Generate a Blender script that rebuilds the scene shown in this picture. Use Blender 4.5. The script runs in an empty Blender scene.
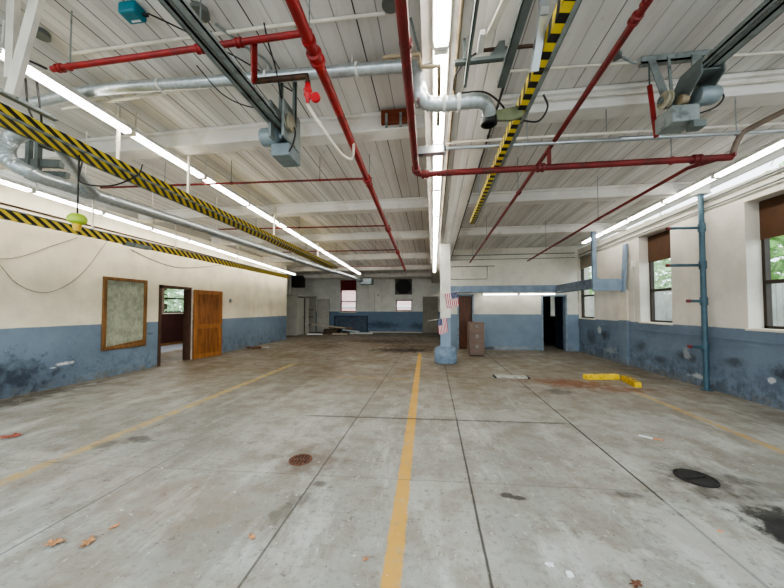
import bpy, bmesh, math, random
from mathutils import Vector, Matrix
random.seed(7)
PI = math.pi
scene = bpy.context.scene
COL = scene.collection

# ------------------------------------------------------------------ mesh helper
class MB:
    def __init__(s): s.bm = bmesh.new()
    def box(s, x0, x1, y0, y1, z0, z1):
        v = [s.bm.verts.new((x, y, z)) for x in (x0, x1) for y in (y0, y1) for z in (z0, z1)]
        for f in ((0,1,3,2),(4,6,7,5),(0,4,5,1),(2,3,7,6),(0,2,6,4),(1,5,7,3)):
            s.bm.faces.new([v[i] for i in f])
        return s
    def bar(s, p0, p1, w, h, up=(0,0,1)):           # rectangular bar between two points
        p0, p1 = Vector(p0), Vector(p1); d = (p1-p0).normalized(); u = Vector(up)
        if abs(d.dot(u)) > .97: u = Vector((1,0,0))
        r = d.cross(u).normalized()*w/2; u = r.cross(d).normalized()*h/2
        v = [s.bm.verts.new(p+a*r+b*u) for p in (p0,p1) for a in (-1,1) for b in (-1,1)]
        for f in ((0,1,3,2),(4,6,7,5),(0,4,5,1),(2,3,7,6),(0,2,6,4),(1,5,7,3)):
            s.bm.faces.new([v[i] for i in f])
        return s
    def tube(s, pts, r, n=10, caps=True, radii=None):
        pts = [Vector(p) for p in pts]; rings = []; ref = None
        for i, p in enumerate(pts):
            a = pts[max(i-1,0)]; b = pts[min(i+1,len(pts)-1)]; d = (b-a).normalized()
            if ref is None:
                ref = Vector((0,0,1)) if abs(d.z) < .9 else Vector((1,0,0))
            ref = (ref - d*ref.dot(d)).normalized(); o = d.cross(ref)
            rr = radii[i] if radii else r
            rings.append([s.bm.verts.new(p+rr*(math.cos(2*PI*k/n)*ref+math.sin(2*PI*k/n)*o)) for k in range(n)])
        for a, b in zip(rings, rings[1:]):
            for k in range(n): s.bm.faces.new((a[k], a[(k+1)%n], b[(k+1)%n], b[k]))
        if caps:
            s.bm.faces.new(rings[0][::-1]); s.bm.faces.new(rings[-1])
        return s
    def cyl(s, p0, p1, r, n=14, r2=None):
        return s.tube([p0, p1], r, n, True, [r, r if r2 is None else r2])
    def lathe(s, prof, c, n=20, axis='z'):
        rings = []
        for r, h in prof:
            ring = []
            for k in range(n):
                a = 2*PI*k/n; x, y = r*math.cos(a), r*math.sin(a)
                q = (x, y, h) if axis == 'z' else ((h, x, y) if axis == 'x' else (y, h, x))
                ring.append(s.bm.verts.new(Vector(c)+Vector(q)))
            rings.append(ring)
        for a, b in zip(rings, rings[1:]):
            for k in range(n): s.bm.faces.new((a[k], a[(k+1)%n], b[(k+1)%n], b[k]))
        s.bm.faces.new(rings[0][::-1]); s.bm.faces.new(rings[-1])
        return s
    def poly(s, pts, ex):                            # prism: polygon extruded by vector
        ex = Vector(ex); a = [s.bm.verts.new(Vector(p)) for p in pts]; b = [s.bm.verts.new(Vector(p)+ex) for p in pts]
        s.bm.faces.new(a[::-1]); s.bm.faces.new(b); n = len(a)
        for i in range(n): s.bm.faces.new((a[i], a[(i+1)%n], b[(i+1)%n], b[i]))
        return s
    def quad(s, pts):
        s.bm.faces.new([s.bm.verts.new(Vector(p)) for p in pts]); return s
    def build(s, name, mat, parent=None, bevel=0, smooth=False, origin=None):
        o0 = Vector((0,0,0))
        if parent is not None:
            q = parent
            while q is not None: o0 += q.location; q = q.parent
        elif origin is not None: o0 = Vector(origin)
        bmesh.ops.recalc_face_normals(s.bm, faces=s.bm.faces)
        bmesh.ops.translate(s.bm, verts=s.bm.verts, vec=-o0)
        me = bpy.data.meshes.new(name); s.bm.to_mesh(me); s.bm.free()
        me.materials.append(mat)
        if smooth:
            for p in me.polygons: p.use_smooth = True
            me.set_sharp_from_angle(angle=.7)
        ob = bpy.data.objects.new(name, me); COL.objects.link(ob)
        if parent is not None: ob.parent = parent
        else: ob.location = o0
        if bevel:
            m = ob.modifiers.new('bevel','BEVEL'); m.width = bevel; m.segments = 2; m.limit_method = 'ANGLE'
        return ob

def tag(o, label, cat, group=None, kind=None):
    o['label'] = label; o['category'] = cat
    if group: o['group'] = group
    if kind: o['kind'] = kind
    return o
def thing(name, label, cat, loc, group=None):
    o = bpy.data.objects.new(name, None); COL.objects.link(o); o.location = loc; o.empty_display_size = .1
    return tag(o, label, cat, group)
def struct(ob): ob['kind'] = 'structure'; return ob
def copy_tree(o, parent=None):
    c = o.copy(); COL.objects.link(c)
    if parent is not None: c.parent = parent
    for ch in list(o.children): copy_tree(ch, c)
    return c
def smoothpath(pts, k=6):                            # catmull-rom
    P = [Vector(p) for p in pts]; P = [2*P[0]-P[1]]+P+[2*P[-1]-P[-2]]; out = []
    for i in range(1, len(P)-2):
        a,b,c,d = P[i-1:i+3]
        for j in range(k):
            t = j/k
            out.append(.5*((2*b)+(c-a)*t+(2*a-5*b+4*c-d)*t*t+(3*b-a-3*c+d)*t**3))
    return out+[P[-2]]
def D(y): return 4.198-.028*y                         # underside of the roof deck

# ------------------------------------------------------------------ node helper
class NT:
    def __init__(s, name):
        s.m = bpy.data.materials.new(name); s.m.use_nodes = True; s.t = s.m.node_tree; s.n = s.t.nodes
        s.b = s.n['Principled BSDF']; s.out = s.n['Material Output']
        g = s.n.new('ShaderNodeNewGeometry'); s.pos = g.outputs['Position']
        x = s.n.new('ShaderNodeSeparateXYZ'); s.lk(s.pos, x.inputs[0]); s.x, s.y, s.z = x.outputs
        oc = s.n.new('ShaderNodeTexCoord'); s.oc = oc.outputs['Object']; s.uv = oc.outputs['UV']
    def lk(s, a, b): s.t.links.new(a, b)
    def put(s, v, i):
        if hasattr(v, 'is_output'): s.lk(v, i)
        else: i.default_value = v
    def ma(s, op, a, b=0, c=0, clamp=False):
        n = s.n.new('ShaderNodeMath'); n.operation = op; n.use_clamp = clamp
        for v, i in zip((a, b, c), n.inputs): s.put(v, i)
        return n.outputs[0]
    def noise(s, scale, detail=3, vec=None, rough=.55, col=False, stretch=None):
        n = s.n.new('ShaderNodeTexNoise'); n.inputs['Scale'].default_value = scale
        n.inputs['Detail'].default_value = detail; n.inputs['Roughness'].default_value = rough
        v = vec or s.pos
        if stretch:
            mp = s.n.new('ShaderNodeMapping'); mp.inputs['Scale'].default_value = stretch; s.lk(v, mp.inputs[0]); v = mp.outputs[0]
        s.lk(v, n.inputs['Vector']); return n.outputs['Color' if col else 'Fac']
    def mix(s, f, a, b, mode='MIX'):
        n = s.n.new('ShaderNodeMix'); n.data_type = 'RGBA'; n.blend_type = mode
        s.put(f, n.inputs[0])
        for v, i in ((a, n.inputs[6]), (b, n.inputs[7])):
            if hasattr(v, 'is_output'): s.lk(v, i)
            else: i.default_value = (*v[:3], 1)
        return n.outputs[2]
    def ramp(s, v, a, b, c=0., d=1.):                # smooth map range
        n = s.n.new('ShaderNodeMapRange'); n.interpolation_type = 'SMOOTHSTEP'; n.clamp = True
        s.lk(v, n.inputs[0]) if hasattr(v, 'is_output') else None
        for i, q in enumerate((a, b, c, d)): n.inputs[i+1].default_value = q
        return n.outputs[0]
    def below(s, v, t, soft=.004): return s.ramp(v, t-soft, t+soft, 1., 0.)
    def spot(s, u, v, cu, cv, ru, rv, warp=None, k=.7, strength=1., e0=.55):
        a = s.ma('DIVIDE', s.ma('SUBTRACT', u, cu), ru); b = s.ma('DIVIDE', s.ma('SUBTRACT', v, cv), rv)
        d = s.ma('SQRT', s.ma('ADD', s.ma('MULTIPLY', a, a), s.ma('MULTIPLY', b, b)))
        if warp is not None: d = s.ma('MULTIPLY_ADD', s.ma('SUBTRACT', warp, .5), 2*k, d)
        return s.ramp(d, e0, 1.08, strength, 0.)
    def done(s, col, rough=.7, metal=0., bump=None, bstr=.2, bdist=.02, spec=None):
        s.put(col if hasattr(col,'is_output') else (*col[:3],1), s.b.inputs['Base Color'])
        s.put(rough, s.b.inputs['Roughness']); s.put(metal, s.b.inputs['Metallic'])
        if spec is not None: s.b.inputs['Specular IOR Level'].default_value = spec
        if bump is not None:
            bn = s.n.new('ShaderNodeBump'); bn.inputs['Strength'].default_value = bstr; bn.inputs['Distance'].default_value = bdist
            s.lk(bump, bn.inputs['Height']); s.lk(bn.outputs[0], s.b.inputs['Normal'])
        return s.m
def C(r, g, b):                                       # sRGB 0-255 -> linear
    f = lambda c: c/12.92 if c <= .04045 else ((c+.055)/1.055)**2.4
    return (f(r/255), f(g/255), f(b/255))

def plain(name, col, rough=.6, metal=0., var=.25, scale=6, dirt=None, bump=.1):
    n = NT(name); f = n.noise(scale, 4)
    c = n.mix(n.ramp(f, .3, .7), tuple(v*(1-var) for v in col), tuple(min(1, v*(1+var*.6)) for v in col))
    if dirt is not None: c = n.mix(n.ramp(n.noise(scale*1.7, 5), .52, .7, 0, .8), c, dirt)
    return n.done(c, rough, metal, n.noise(scale*6, 3), bump, .005)
def emit(name, col, strength):
    n = NT(name); f = n.noise(3, 1)
    n.lk(n.mix(f, tuple(.96*v for v in col), col), n.b.inputs['Emission Color'])
    n.b.inputs['Emission Strength'].default_value = strength
    n.b.inputs['Base Color'].default_value = (.9,.9,.88,1)
    return n.m

M = {}
# ---- floor
def floor_mat():
    n = NT('worn_concrete'); x, y = n.x, n.y
    n1 = n.noise(.7, 5); n2 = n.noise(3.2, 6, rough=.65); n3 = n.noise(22, 4, rough=.7); n4 = n.noise(1.6, 6, stretch=(1.6,.5,1), rough=.7)
    c = n.mix(n.ramp(n1, .35, .65), C(150,151,145), C(178,179,173))
    c = n.mix(n.ramp(n2, .40, .65, 0, .6), c, C(140,131,117))
    c = n.mix(n.ramp(n4, .5, .66, 0, .65), c, C(202,206,202))
    c = n.mix(n.ramp(n3, .5, .7, 0, .5), c, C(108,102,94))
    c = n.mix(n.ramp(n.noise(1.1, 7, rough=.75), .52, .66, 0, .42), c, C(136,119,103))
    c = n.mix(n.ramp(n.noise(6, 7, rough=.8), .58, .66, 0, .7), c, C(96,88,78))
    c = n.mix(n.ramp(n.noise(12, 5, rough=.8, stretch=(1.5,.6,1)), .6, .68, 0, .6), c, C(216,218,214))
    # brown grime deeper inside
    deep = n.ma('MULTIPLY', n.ramp(y, 2.8, 8.0), n.ramp(n.noise(.9, 5), .25, .65, .45, 1.))
    c = n.mix(n.ma('MULTIPLY', deep, .85), c, C(112,96,74))
    # slab to slab tint
    w = n.n.new('ShaderNodeTexWhiteNoise'); cb = n.n.new('ShaderNodeCombineXYZ')
    n.lk(n.ma('FLOOR', n.ma('DIVIDE', n.ma('SUBTRACT', x, .32), 1.52)), cb.inputs[0])
    n.lk(n.ma('FLOOR', n.ma('DIVIDE', n.ma('SUBTRACT', y, 2.78), 3.85)), cb.inputs[1]); n.lk(cb.outputs[0], w.inputs[0])
    c = n.mix(n.ma('MULTIPLY', w.outputs[0], .22), c, C(118,114,106))
    wig = n.ma('MULTIPLY', n.ma('SUBTRACT', n.noise(2.5, 3), .5), .05)
    fine = n.noise(9, 5, rough=.7); warp = n.noise(5.5, 6, rough=.72)
    # worn yellow stripes
    def stripe(x0, kx, y0, y1, w, wear, col=C(210,164,74)):
        nonlocal c
        d = n.ma('ABSOLUTE', n.ma('SUBTRACT', n.ma('SUBTRACT', x, n.ma('MULTIPLY', y, kx)), x0))
        d = n.ma('MULTIPLY_ADD', n.ma('SUBTRACT', fine, .5), .04, d)
        m = n.ma('MULTIPLY', n.below(d, w/2, .012), n.ma('MULTIPLY', n.ramp(y, y0-.1, y0+.1), n.ramp(y, y1-.6, y1+.4, 1, 0)))
        m = n.ma('MULTIPLY', m, n.ramp(n.noise(7, 6, rough=.75), wear-.14, wear+.12, .9, .08))
        c = n.mix(m, c, col)
    stripe(-.20, -.0245, -1, 10.6, .115, .66)
    stripe(-3.80, -.014, -1, 8.2, .15, .55, C(200,172,112))
    stripe(3.75, 0, -1, 6.4, .11, .56, C(186,152,92))
    d = n.ma('ABSOLUTE', n.ma('SUBTRACT', y, 6.66))
    m = n.ma('MULTIPLY', n.below(d, .07, .02), n.ma('MULTIPLY', n.ramp(x, -2.3, -2.1), n.ramp(x, -.5, -.4, 1, 0)))
    c = n.mix(n.ma('MULTIPLY', m, n.ramp(fine, .4, .6, .75, .1)), c, C(170,140,84))
    # saw-cut joints
    xw = n.ma('ADD', x, n.ma('MULTIPLY', wig, .25)); jm = None
    for jx, hw, s in ((-5.8,.004,.3), (-4.3,.004,.4), (-2.71,.008,.6), (-1.08,.008,.75), (.32,.009,.85), (1.84,.011,.95), (3.4,.004,.2)):
        k = n.ma('MULTIPLY', n.below(n.ma('ABSOLUTE', n.ma('SUBTRACT', xw, jx)), hw, .005), s)
        if jx == -2.71: k = n.ma('MULTIPLY', k, n.ramp(y, 2.6, 3.2, 1, .35))
        jm = k if jm is None else n.ma('MAXIMUM', jm, k)
    yw = n.ma('ADD', n.ma('ADD', y, n.ma('MULTIPLY', x, -.05)), n.ma('MULTIPLY', wig, .5))
    for jy, hw, s in ((2.78,.006,.45), (6.75,.008,.45), (10.6,.01,.4)):
        jm = n.ma('MAXIMUM', jm, n.ma('MULTIPLY', n.below(n.ma('ABSOLUTE', n.ma('SUBTRACT', yw, jy)), hw, .006), n.ma('MULTIPLY', s, n.ramp(fine, .35, .6, .3, 1.))))
    crack = n.ma('MULTIPLY', n.below(n.ma('ABSOLUTE', n.ma('SUBTRACT', yw, 4.3)), .022, .02), n.ma('MULTIPLY', n.ramp(x, -2.0, -1.6), n.ramp(x, 1.6, 1.9, 1, 0)))
    jm = n.ma('MAXIMUM', jm, n.ma('MULTIPLY', crack, .8))
    c = n.mix(jm, c, C(52,48,42))
    # stains, and shade painted dark on the floor along the left wall
    for cx, cy, rx, ry, s, col in (
        (-1.3,3.02,.42,.34,.6,C(96,76,60)), (2.42,3.16,.42,.26,.8,C(80,76,70)), (2.75,3.0,.7,.2,.5,C(92,86,78)),
        (2.5,2.42,.26,.42,.95,C(26,25,27)), (2.46,2.84,.5,.2,.4,C(90,84,78)), (1.6,2.79,.16,.05,.75,C(80,76,70)),
        (.6,2.65,.05,.03,.9,C(70,66,62)), (.70,2.63,.06,.03,.9,C(70,66,62)), (-3.5,3.18,.22,.1,.75,C(84,82,78)), (-3.72,3.0,.1,.12,.5,C(84,82,78)),
        (-1.15,2.2,.1,.12,.6,C(92,86,76)), (-1.05,2.35,.14,.1,.5,C(90,86,78)), (-1.0,2.6,.07,.05,.7,C(80,74,66)),
        (2.9,6.75,.75,.4,.85,C(120,66,30)), (3.6,6.35,.75,.28,.75,C(116,70,40)), (2.3,6.05,.3,.2,.7,C(72,68,62)), (2.2,6.9,.9,.35,.5,C(120,84,56)),
        (-1.25,11.3,1.5,.7,1.,C(62,46,30)), (-.8,12.4,1.8,.9,.8,C(84,64,42)), (-2.2,14.2,2.4,1.0,.9,C(70,52,34)), (-.9,11.3,1.0,.5,1.,C(40,32,24)), (-4.6,12.2,1.2,.8,.7,C(80,60,40)),
        (-5.0,9.5,1.2,.5,.5,C(92,74,52)), (-4.3,11.5,.7,.5,.5,C(92,74,52)), (-2.4,8.8,.9,.3,.45,C(98,84,62)),
        (-2.0,2.2,.7,.35,.35,C(150,128,110)), (-3.3,2.4,.9,.4,.3,C(150,130,116)), (-7.1,3.9,.55,1.7,.75,C(66,60,50)), (-7.2,6.4,.3,3,.45,C(90,80,66)),  # last two put the shade beside the left wall into the colour
        (.8,7.02,.5,.14,.5,C(90,84,74)), (4.9,8.2,.5,1.6,.5,C(84,76,64)), (4.9,5.0,.6,1.2,.4,C(96,90,80)),
        (1.0,2.1,.35,.2,.35,C(205,207,203)), (1.75,2.3,.3,.5,.4,C(200,202,198)), (.9,4.6,.8,.3,.3,C(190,190,184)), (2.9,4.6,.5,.5,.4,C(178,180,178)), (-4.2,2.7,.5,.12,.4,C(205,206,202))):
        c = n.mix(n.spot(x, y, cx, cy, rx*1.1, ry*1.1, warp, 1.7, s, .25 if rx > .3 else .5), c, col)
    # chips and flecks
    fl = n.noise(30, 2); c = n.mix(n.ramp(fl, .70, .74, 0, .7), c, C(90,74,62))
    fl = n.noise(17, 2, stretch=(1,1.3,1)); c = n.mix(n.ramp(fl, .70, .75, 0, .65), c, C(222,224,222))
    r = n.ramp(n2, .3, .7, .42, .68)
    h = n.ma('SUBTRACT', n.ma('ADD', n.ma('MULTIPLY', fine, .3), n.ma('MULTIPLY', n3, .3)), jm)
    return n.done(c, r, 0, h, .25, .01, .35)
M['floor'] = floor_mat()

def wall_mat(name, split, blue, cream, axis='y', spots=(), grime=.5, brick=False):
    n = NT(name); u = n.y if axis == 'y' else n.x
    n1 = n.noise(1.3, 5, rough=.65); n2 = n.noise(7, 5, rough=.65); warp = n.noise(5, 6, rough=.7)
    cr = n.mix(n.ramp(n1, .35, .7), cream, tuple(v*.80 for v in cream))
    cr = n.mix(n.ramp(n.noise(2.2, 5, stretch=(1,1,.35)), .52, .75, 0, .35), cr, tuple(v*m for v, m in zip(cream, (.62,.58,.5))))
    bl = n.mix(n.ramp(n1, .3, .7), blue, tuple(v*.78 for v in blue))
    bl = n.mix(n.ramp(n2, .55, .78, 0, .3), bl, tuple(min(1, v*1.35) for v in blue))
    low = n.ma('MULTIPLY', n.ramp(n.z, .05, .95, 1, 0), n.ramp(warp, .42, .62))
    bl = n.mix(n.ma('MULTIPLY', low, grime), bl, tuple(v*.34 for v in blue))
    bl = n.mix(n.ma('MULTIPLY', n.ramp(n.z, .0, .22, .8, 0), n.ramp(n2, .4, .65)), bl, C(120,116,106))
    e = n.ma('MULTIPLY_ADD', n.ma('SUBTRACT', n2, .5), .02, n.z)
    c = n.mix(n.below(e, split, .006), cr, bl)
    for cu, cz, ru, rz, s, col in spots:
        c = n.mix(n.spot(u, n.z, cu, cz, ru, rz, warp, 1.5, s, .1 if ru > .15 else .6), c, col)
    h = n.ma('ADD', n.noise(25, 4), n.ma('MULTIPLY', n2, .6))
    if brick:
        bt = n.n.new('ShaderNodeTexBrick'); bt.inputs['Scale'].default_value = 1; bt.inputs['Brick Width'].default_value = .22
        bt.inputs['Row Height'].default_value = .075; bt.inputs['Mortar Size'].default_value = .008
        cb = n.n.new('ShaderNodeCombineXYZ'); n.lk(u, cb.inputs[0]); n.lk(n.z, cb.inputs[1]); n.lk(cb.outputs[0], bt.inputs[0])
        h = n.ma('SUBTRACT', h, n.ma('MULTIPLY', bt.outputs['Fac'], .9))
        c = n.mix(n.ma('MULTIPLY', bt.outputs['Fac'], .10), c, C(90,86,80))
    return n.done(c, n.ramp(n2, .3, .7, .55, .75), 0, h, .18, .012, .3)
BLUE = C(112,136,158); CREAM = C(232,224,204)
M['wall_left'] = wall_mat('painted_wall_left', 1.21, C(124,142,160), C(240,231,206), 'y',
    ((3.9,.3,1.6,.55,.85,C(44,50,60)), (5.13,.45,.16,.04,1.,C(225,228,228)), (4.95,.40,.06,.02,.8,C(215,218,220)), (5.9,1.0,.06,.02,.8,C(200,205,210)), (3.4,.3,.6,.4,.5,C(44,48,56)), (7.0,.9,.12,.03,.5,C(70,80,90))))
M['wall_right'] = wall_mat('painted_wall_right', 1.21, C(116,132,150), C(222,216,206), 'y',
    ((5.3,.55,.35,.2,.9,C(52,58,66)), (4.8,.4,.3,.25,.9,C(50,56,62)), (5.55,.42,.1,.07,.9,C(190,194,196)), (6.2,.6,.3,.1,.7,C(60,66,74)), (7.2,.55,.35,.14,.8,C(58,64,72)), (7.9,.35,.3,.12,.7,C(56,62,68)),
     (7.15,.6,.1,.12,.8,C(150,156,160)), (8.6,.6,.3,.2,.7,C(64,70,78)), (10.2,.75,.3,.22,.8,C(56,62,70)), (10.5,.9,.15,.12,.9,C(180,186,190)), (9.9,.3,.5,.12,.6,C(160,166,170)), (11,.6,.4,.3,.7,C(60,66,74)), (6.9,.2,.3,.06,.8,C(186,190,190))), .75)
M['partition'] = wall_mat('painted_partition', 1.35, C(132,150,168), C(228,224,212), 'x', ((2.8,.08,1.4,.08,.3,C(190,194,196)), (2.1,.06,.3,.08,.8,C(60,60,62))), .15, True)
M['wall_far'] = wall_mat('painted_wall_far', 1.38, C(122,146,172), C(238,238,232), 'x', ((-3.4,.5,1.6,.35,.6,C(40,52,66)), (-1.0,.45,.8,.3,.6,C(40,52,66))), .5)
M['pier'] = wall_mat('painted_pier', 1.24, C(118,134,150), C(226,220,204), 'y', (), .2)
M['column'] = wall_mat('painted_column', 1.30, C(148,168,188), C(240,238,228), 'x', (), .1)
M['pedestal'] = plain('painted_concrete_blue', C(120,142,164), .7, 0, .25, 8, C(150,156,158))

def deck_mat():
    n = NT('plank_ceiling'); W = .19
    k = n.ma('DIVIDE', n.x, W); fr = n.ma('FRACT', k); cell = n.ma('FLOOR', k)
    w = n.n.new('ShaderNodeTexWhiteNoise'); w.noise_dimensions = '1D'; n.lk(cell, w.inputs['W'])
    c = n.mix(w.outputs[0], C(204,201,198), C(231,229,226))
    c = n.mix(n.ramp(n.noise(1.4, 5, stretch=(2.5,.6,1), rough=.65), .42, .72, 0, .6), c, C(192,184,177))
    c = n.mix(n.ramp(n.noise(9, 4), .62, .8, 0, .35), c, C(150,142,132))
    gap = n.below(n.ma('ABSOLUTE', n.ma('SUBTRACT', fr, .5)), .03, .012)
    w2 = n.n.new('ShaderNodeTexWhiteNoise'); w2.noise_dimensions = '1D'; n.lk(n.ma('ADD', cell, 31.7), w2.inputs['W'])
    gs = n.ma('MULTIPLY', gap, n.ramp(w2.outputs[0], .1, .9, .35, 1.))
    c = n.mix(gs, c, C(48,45,43))
    return n.done(c, .75, 0, n.ma('SUBTRACT', n.ma('MULTIPLY', n.noise(14, 4), .2), gap), .35, .015, .25)
M['deck'] = deck_mat()
M['beam'] = plain('painted_beam', C(226,223,218), .7, 0, .1, 1.5, C(198,190,180))
M['girder_side'] = plain('painted_girder', C(214,208,200), .7, 0, .14, 1.8, C(186,170,150))
M['white_metal'] = plain('white_enamel', C(225,225,220), .4, 0, .06, 4)
M['white_wood'] = plain('white_painted_wood', C(222,216,204), .6, 0, .14, 5)
M['tube'] = emit('lit_tube', (1., .96, .88), 11.)
M['tube_dim'] = emit('lit_tube_small', (1., .96, .88), 6.)
M['red'] = plain('red_pipe_paint', C(150,30,30), .45, 0, .3, 5, C(96,24,24))
M['red_dark'] = plain('dull_red_pipe', C(118,34,34), .5, 0, .3, 5, C(80,40,34))
M['red_bright'] = plain('red_valve_paint', C(200,36,44), .4, 0, .2, 8)
M['brown_pipe'] = plain('rusty_brown_pipe', C(78,60,48), .6, .3, .3, 9, C(110,70,46))
M['brass'] = plain('tan_pipe', C(142,128,104), .5, .2, .25, 7, C(110,90,66))
M['galv'] = None
def galv(name, ribs, k, axis):
    n = NT(name); v = n.n.new('ShaderNodeTexVoronoi'); v.inputs['Scale'].default_value = 28; n.lk(n.pos, v.inputs[0])
    c = n.mix(v.outputs['Distance'], C(176,184,188), C(206,212,214))
    c = n.mix(n.ramp(n.noise(3, 4), .5, .75, 0, .5), c, C(140,146,148))
    h = n.ma('SINE', n.ma('MULTIPLY', axis(n), k))
    return n.done(c, .34, .75, h, ribs, .01)
M['galv'] = galv('galvanised_duct', .08, 110, lambda n: n.x)
M['galv_y'] = galv('galvanised_flexible_duct', .04, 60, lambda n: n.y)
M['steel_grey'] = plain('grey_painted_steel', C(138,146,144), .5, .1, .18, 6, C(84,88,86))
M['steel_dark'] = plain('dark_grey_steel', C(100,108,106), .5, .1, .2, 6)
M['motor'] = plain('grey_motor_paint', C(134,146,150), .4, .3, .15, 8)
M['silver'] = plain('bright_steel', C(196,202,206), .28, .9, .1, 6)
M['black'] = plain('black_rubber', C(24,23,24), .55, 0, .2, 10)
M['black_cloth'] = plain('black_cable', C(32,30,30), .6, 0, .2, 10)
M['teal'] = plain('teal_plastic', C(16,112,128), .4, 0, .12, 6)
M['lime'] = plain('lime_plastic', C(186,214,70), .45, 0, .1, 8)
M['yellow_plastic'] = plain('yellow_plastic', C(228,186,56), .45, 0, .1, 8)
M['jbox'] = plain('grey_box_paint', C(112,116,112), .5, .3, .12, 8)
M['blue_steel'] = plain('teal_blue_pipe', C(66,94,108), .4, .1, .2, 6)
M['blue_wood'] = plain('blue_painted_wood', C(132,150,170), .65, 0, .15, 4)
M['red_cap'] = plain('red_cap_plastic', C(124,52,58), .5, 0, .1, 8)
M['yellow_paint'] = plain('yellow_curb_paint', C(240,204,40), .5, 0, .12, 9, C(140,112,30))
M['yellow_shade'] = plain('dirty_yellow_curb_paint', C(186,150,26), .6, 0, .25, 14, C(70,58,30))
M['rust'] = plain('rusty_iron', C(112,78,62), .85, .1, .35, 14, C(70,46,36))
M['iron'] = plain('black_iron', C(46,44,44), .6, .4, .3, 10)
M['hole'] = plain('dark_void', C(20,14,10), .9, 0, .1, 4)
M['paper'] = plain('white_paper', C(226,230,232), .8, 0, .06, 9)
M['rag'] = plain('red_rag_cloth', C(150,84,70), .9, 0, .3, 12)
M['leaf_dry'] = plain('dry_leaf', C(196,146,104), .8, 0, .35, 30, C(120,76,50))
M['orange_chip'] = plain('orange_chip', C(214,150,110), .8, 0, .2, 20)
M['window_frame'] = plain('dark_brown_frame', C(54,40,30), .5, 0, .2, 6)
M['shade_brown'] = plain('brown_blind', C(84,56,34), .8, 0, .15, 3)
M['shade_grey'] = plain('grey_blind', C(150,140,124), .8, 0, .12, 3)
M['shade_red'] = plain('dark_red_blind', C(104,24,26), .8, 0, .15, 3)
M['sill'] = plain('cream_sill', C(220,214,200), .6, 0, .1, 5)
M['concrete_out'] = plain('driveway', C(150,150,146), .85, 0, .2, 1)
M['fence'] = plain('weathered_fence', C(190,190,186), .8, 0, .2, 3)
M['leaf_a'] = plain('leaf_green', C(150,196,116), .6, 0, .4, 3)
M['leaf_b'] = plain('leaf_green_pale', C(206,230,190), .6, 0, .4, 3)
M['bark'] = plain('tree_bark', C(90,74,58), .9, 0, .3, 8)
M['cabinet'] = plain('rusty_brown_cabinet', C(118,98,86), .55, .1, .12, 3)
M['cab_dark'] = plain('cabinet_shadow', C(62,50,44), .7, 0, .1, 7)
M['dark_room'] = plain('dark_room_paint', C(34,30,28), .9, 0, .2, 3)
M['office_low'] = plain('dark_wainscot', C(58,26,20), .8, 0, .2, 4)
M['office_high'] = plain('office_wall', C(120,106,92), .9, 0, .1, 3)
M['office_floor'] = plain('office_floor', C(150,156,166), .6, 0, .12, 3)
M['closet'] = plain('closet_paint', C(196,194,184), .7, 0, .08, 3)
M['beige_door'] = plain('beige_door_paint', C(150,146,134), .7, 0, .1, 4)
M['plank'] = plain('loose_board', C(206,196,178), .7, 0, .2, 6)
M['plank_brown'] = plain('loose_brown_board', C(140,106,80), .8, 0, .2, 6)
M['fan_dark'] = plain('dark_fan', C(26,26,26), .6, .2, .2, 6)
M['fan_frame'] = plain('fan_frame', C(96,92,88), .6, .2, .2, 6)
M['heater'] = plain('dark_heater', C(52,44,40), .6, .2, .2, 6)
M['brick'] = None
def brick():
    n = NT('pale_pink_brick'); bt = n.n.new('ShaderNodeTexBrick'); bt.inputs['Scale'].default_value = 2
    bt.inputs['Color1'].default_value = (*C(240,176,176),1); bt.inputs['Color2'].default_value = (*C(246,200,198),1); bt.inputs['Mortar'].default_value = (*C(250,236,234),1)
    cb = n.n.new('ShaderNodeCombineXYZ'); n.lk(n.x, cb.inputs[0]); n.lk(n.z, cb.inputs[1]); n.lk(cb.outputs[0], bt.inputs[0])
    return n.done(bt.outputs['Color'], .9, 0, bt.outputs['Fac'], .2, .01)
M['brick'] = brick()
def wood(name, a, b, grain='z'):
    n = NT(name); st = {'z':(9,9,.9), 'y':(9,.9,9), 'x':(.9,9,9)}[grain]
    g = n.noise(2.2, 6, stretch=st, rough=.7)
    c = n.mix(n.ramp(g, .32, .68), a, b); c = n.mix(n.ramp(n.noise(1.5, 3), .5, .75, 0, .4), c, tuple(v*.6 for v in a))
    return n.done(c, .45, 0, g, .08, .005, .4)
M['oak'] = wood('orange_oak', C(128,80,38), C(168,112,60))
M['oak_panel'] = wood('orange_oak_panel', C(104,64,30), C(150,96,50))
M['oak_frame'] = wood('oak_frame', C(104,74,42), C(138,100,58))
M['brown_wood'] = wood('brown_door_wood', C(70,38,20), C(104,62,34))
M['block_wood'] = wood('red_brown_wood', C(92,40,22), C(128,62,36), 'x')
def boardmat():
    n = NT('chalky_board'); f = n.noise(5, 6, rough=.7, stretch=(1,1,1)); g = n.noise(26, 4, stretch=(1,1,.25))
    c = n.mix(n.ramp(f, .35, .65), C(134,140,122), C(168,172,152)); c = n.mix(n.ramp(g, .55, .7, 0, .5), c, C(196,198,184))
    return n.done(c, .5, 0)
M['board'] = boardmat()
def hazard(name, ky, kx, kz, period, y=C(222,196,58), k=C(24,22,20)):
    n = NT(name)
    t = n.ma('ADD', n.ma('ADD', n.ma('MULTIPLY', n.y, ky), n.ma('MULTIPLY', n.x, kx)), n.ma('MULTIPLY', n.z, kz))
    fr = n.ma('FRACT', n.ma('DIVIDE', t, period))
    d = n.ma('ABSOLUTE', n.ma('SUBTRACT', fr, .5))
    c = n.mix(n.below(d, .25, .02), y, k)
    c = n.mix(n.ramp(n.noise(12, 4), .6, .8, 0, .4), c, C(110,100,60))
    return n.done(c, .5, 0)
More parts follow.
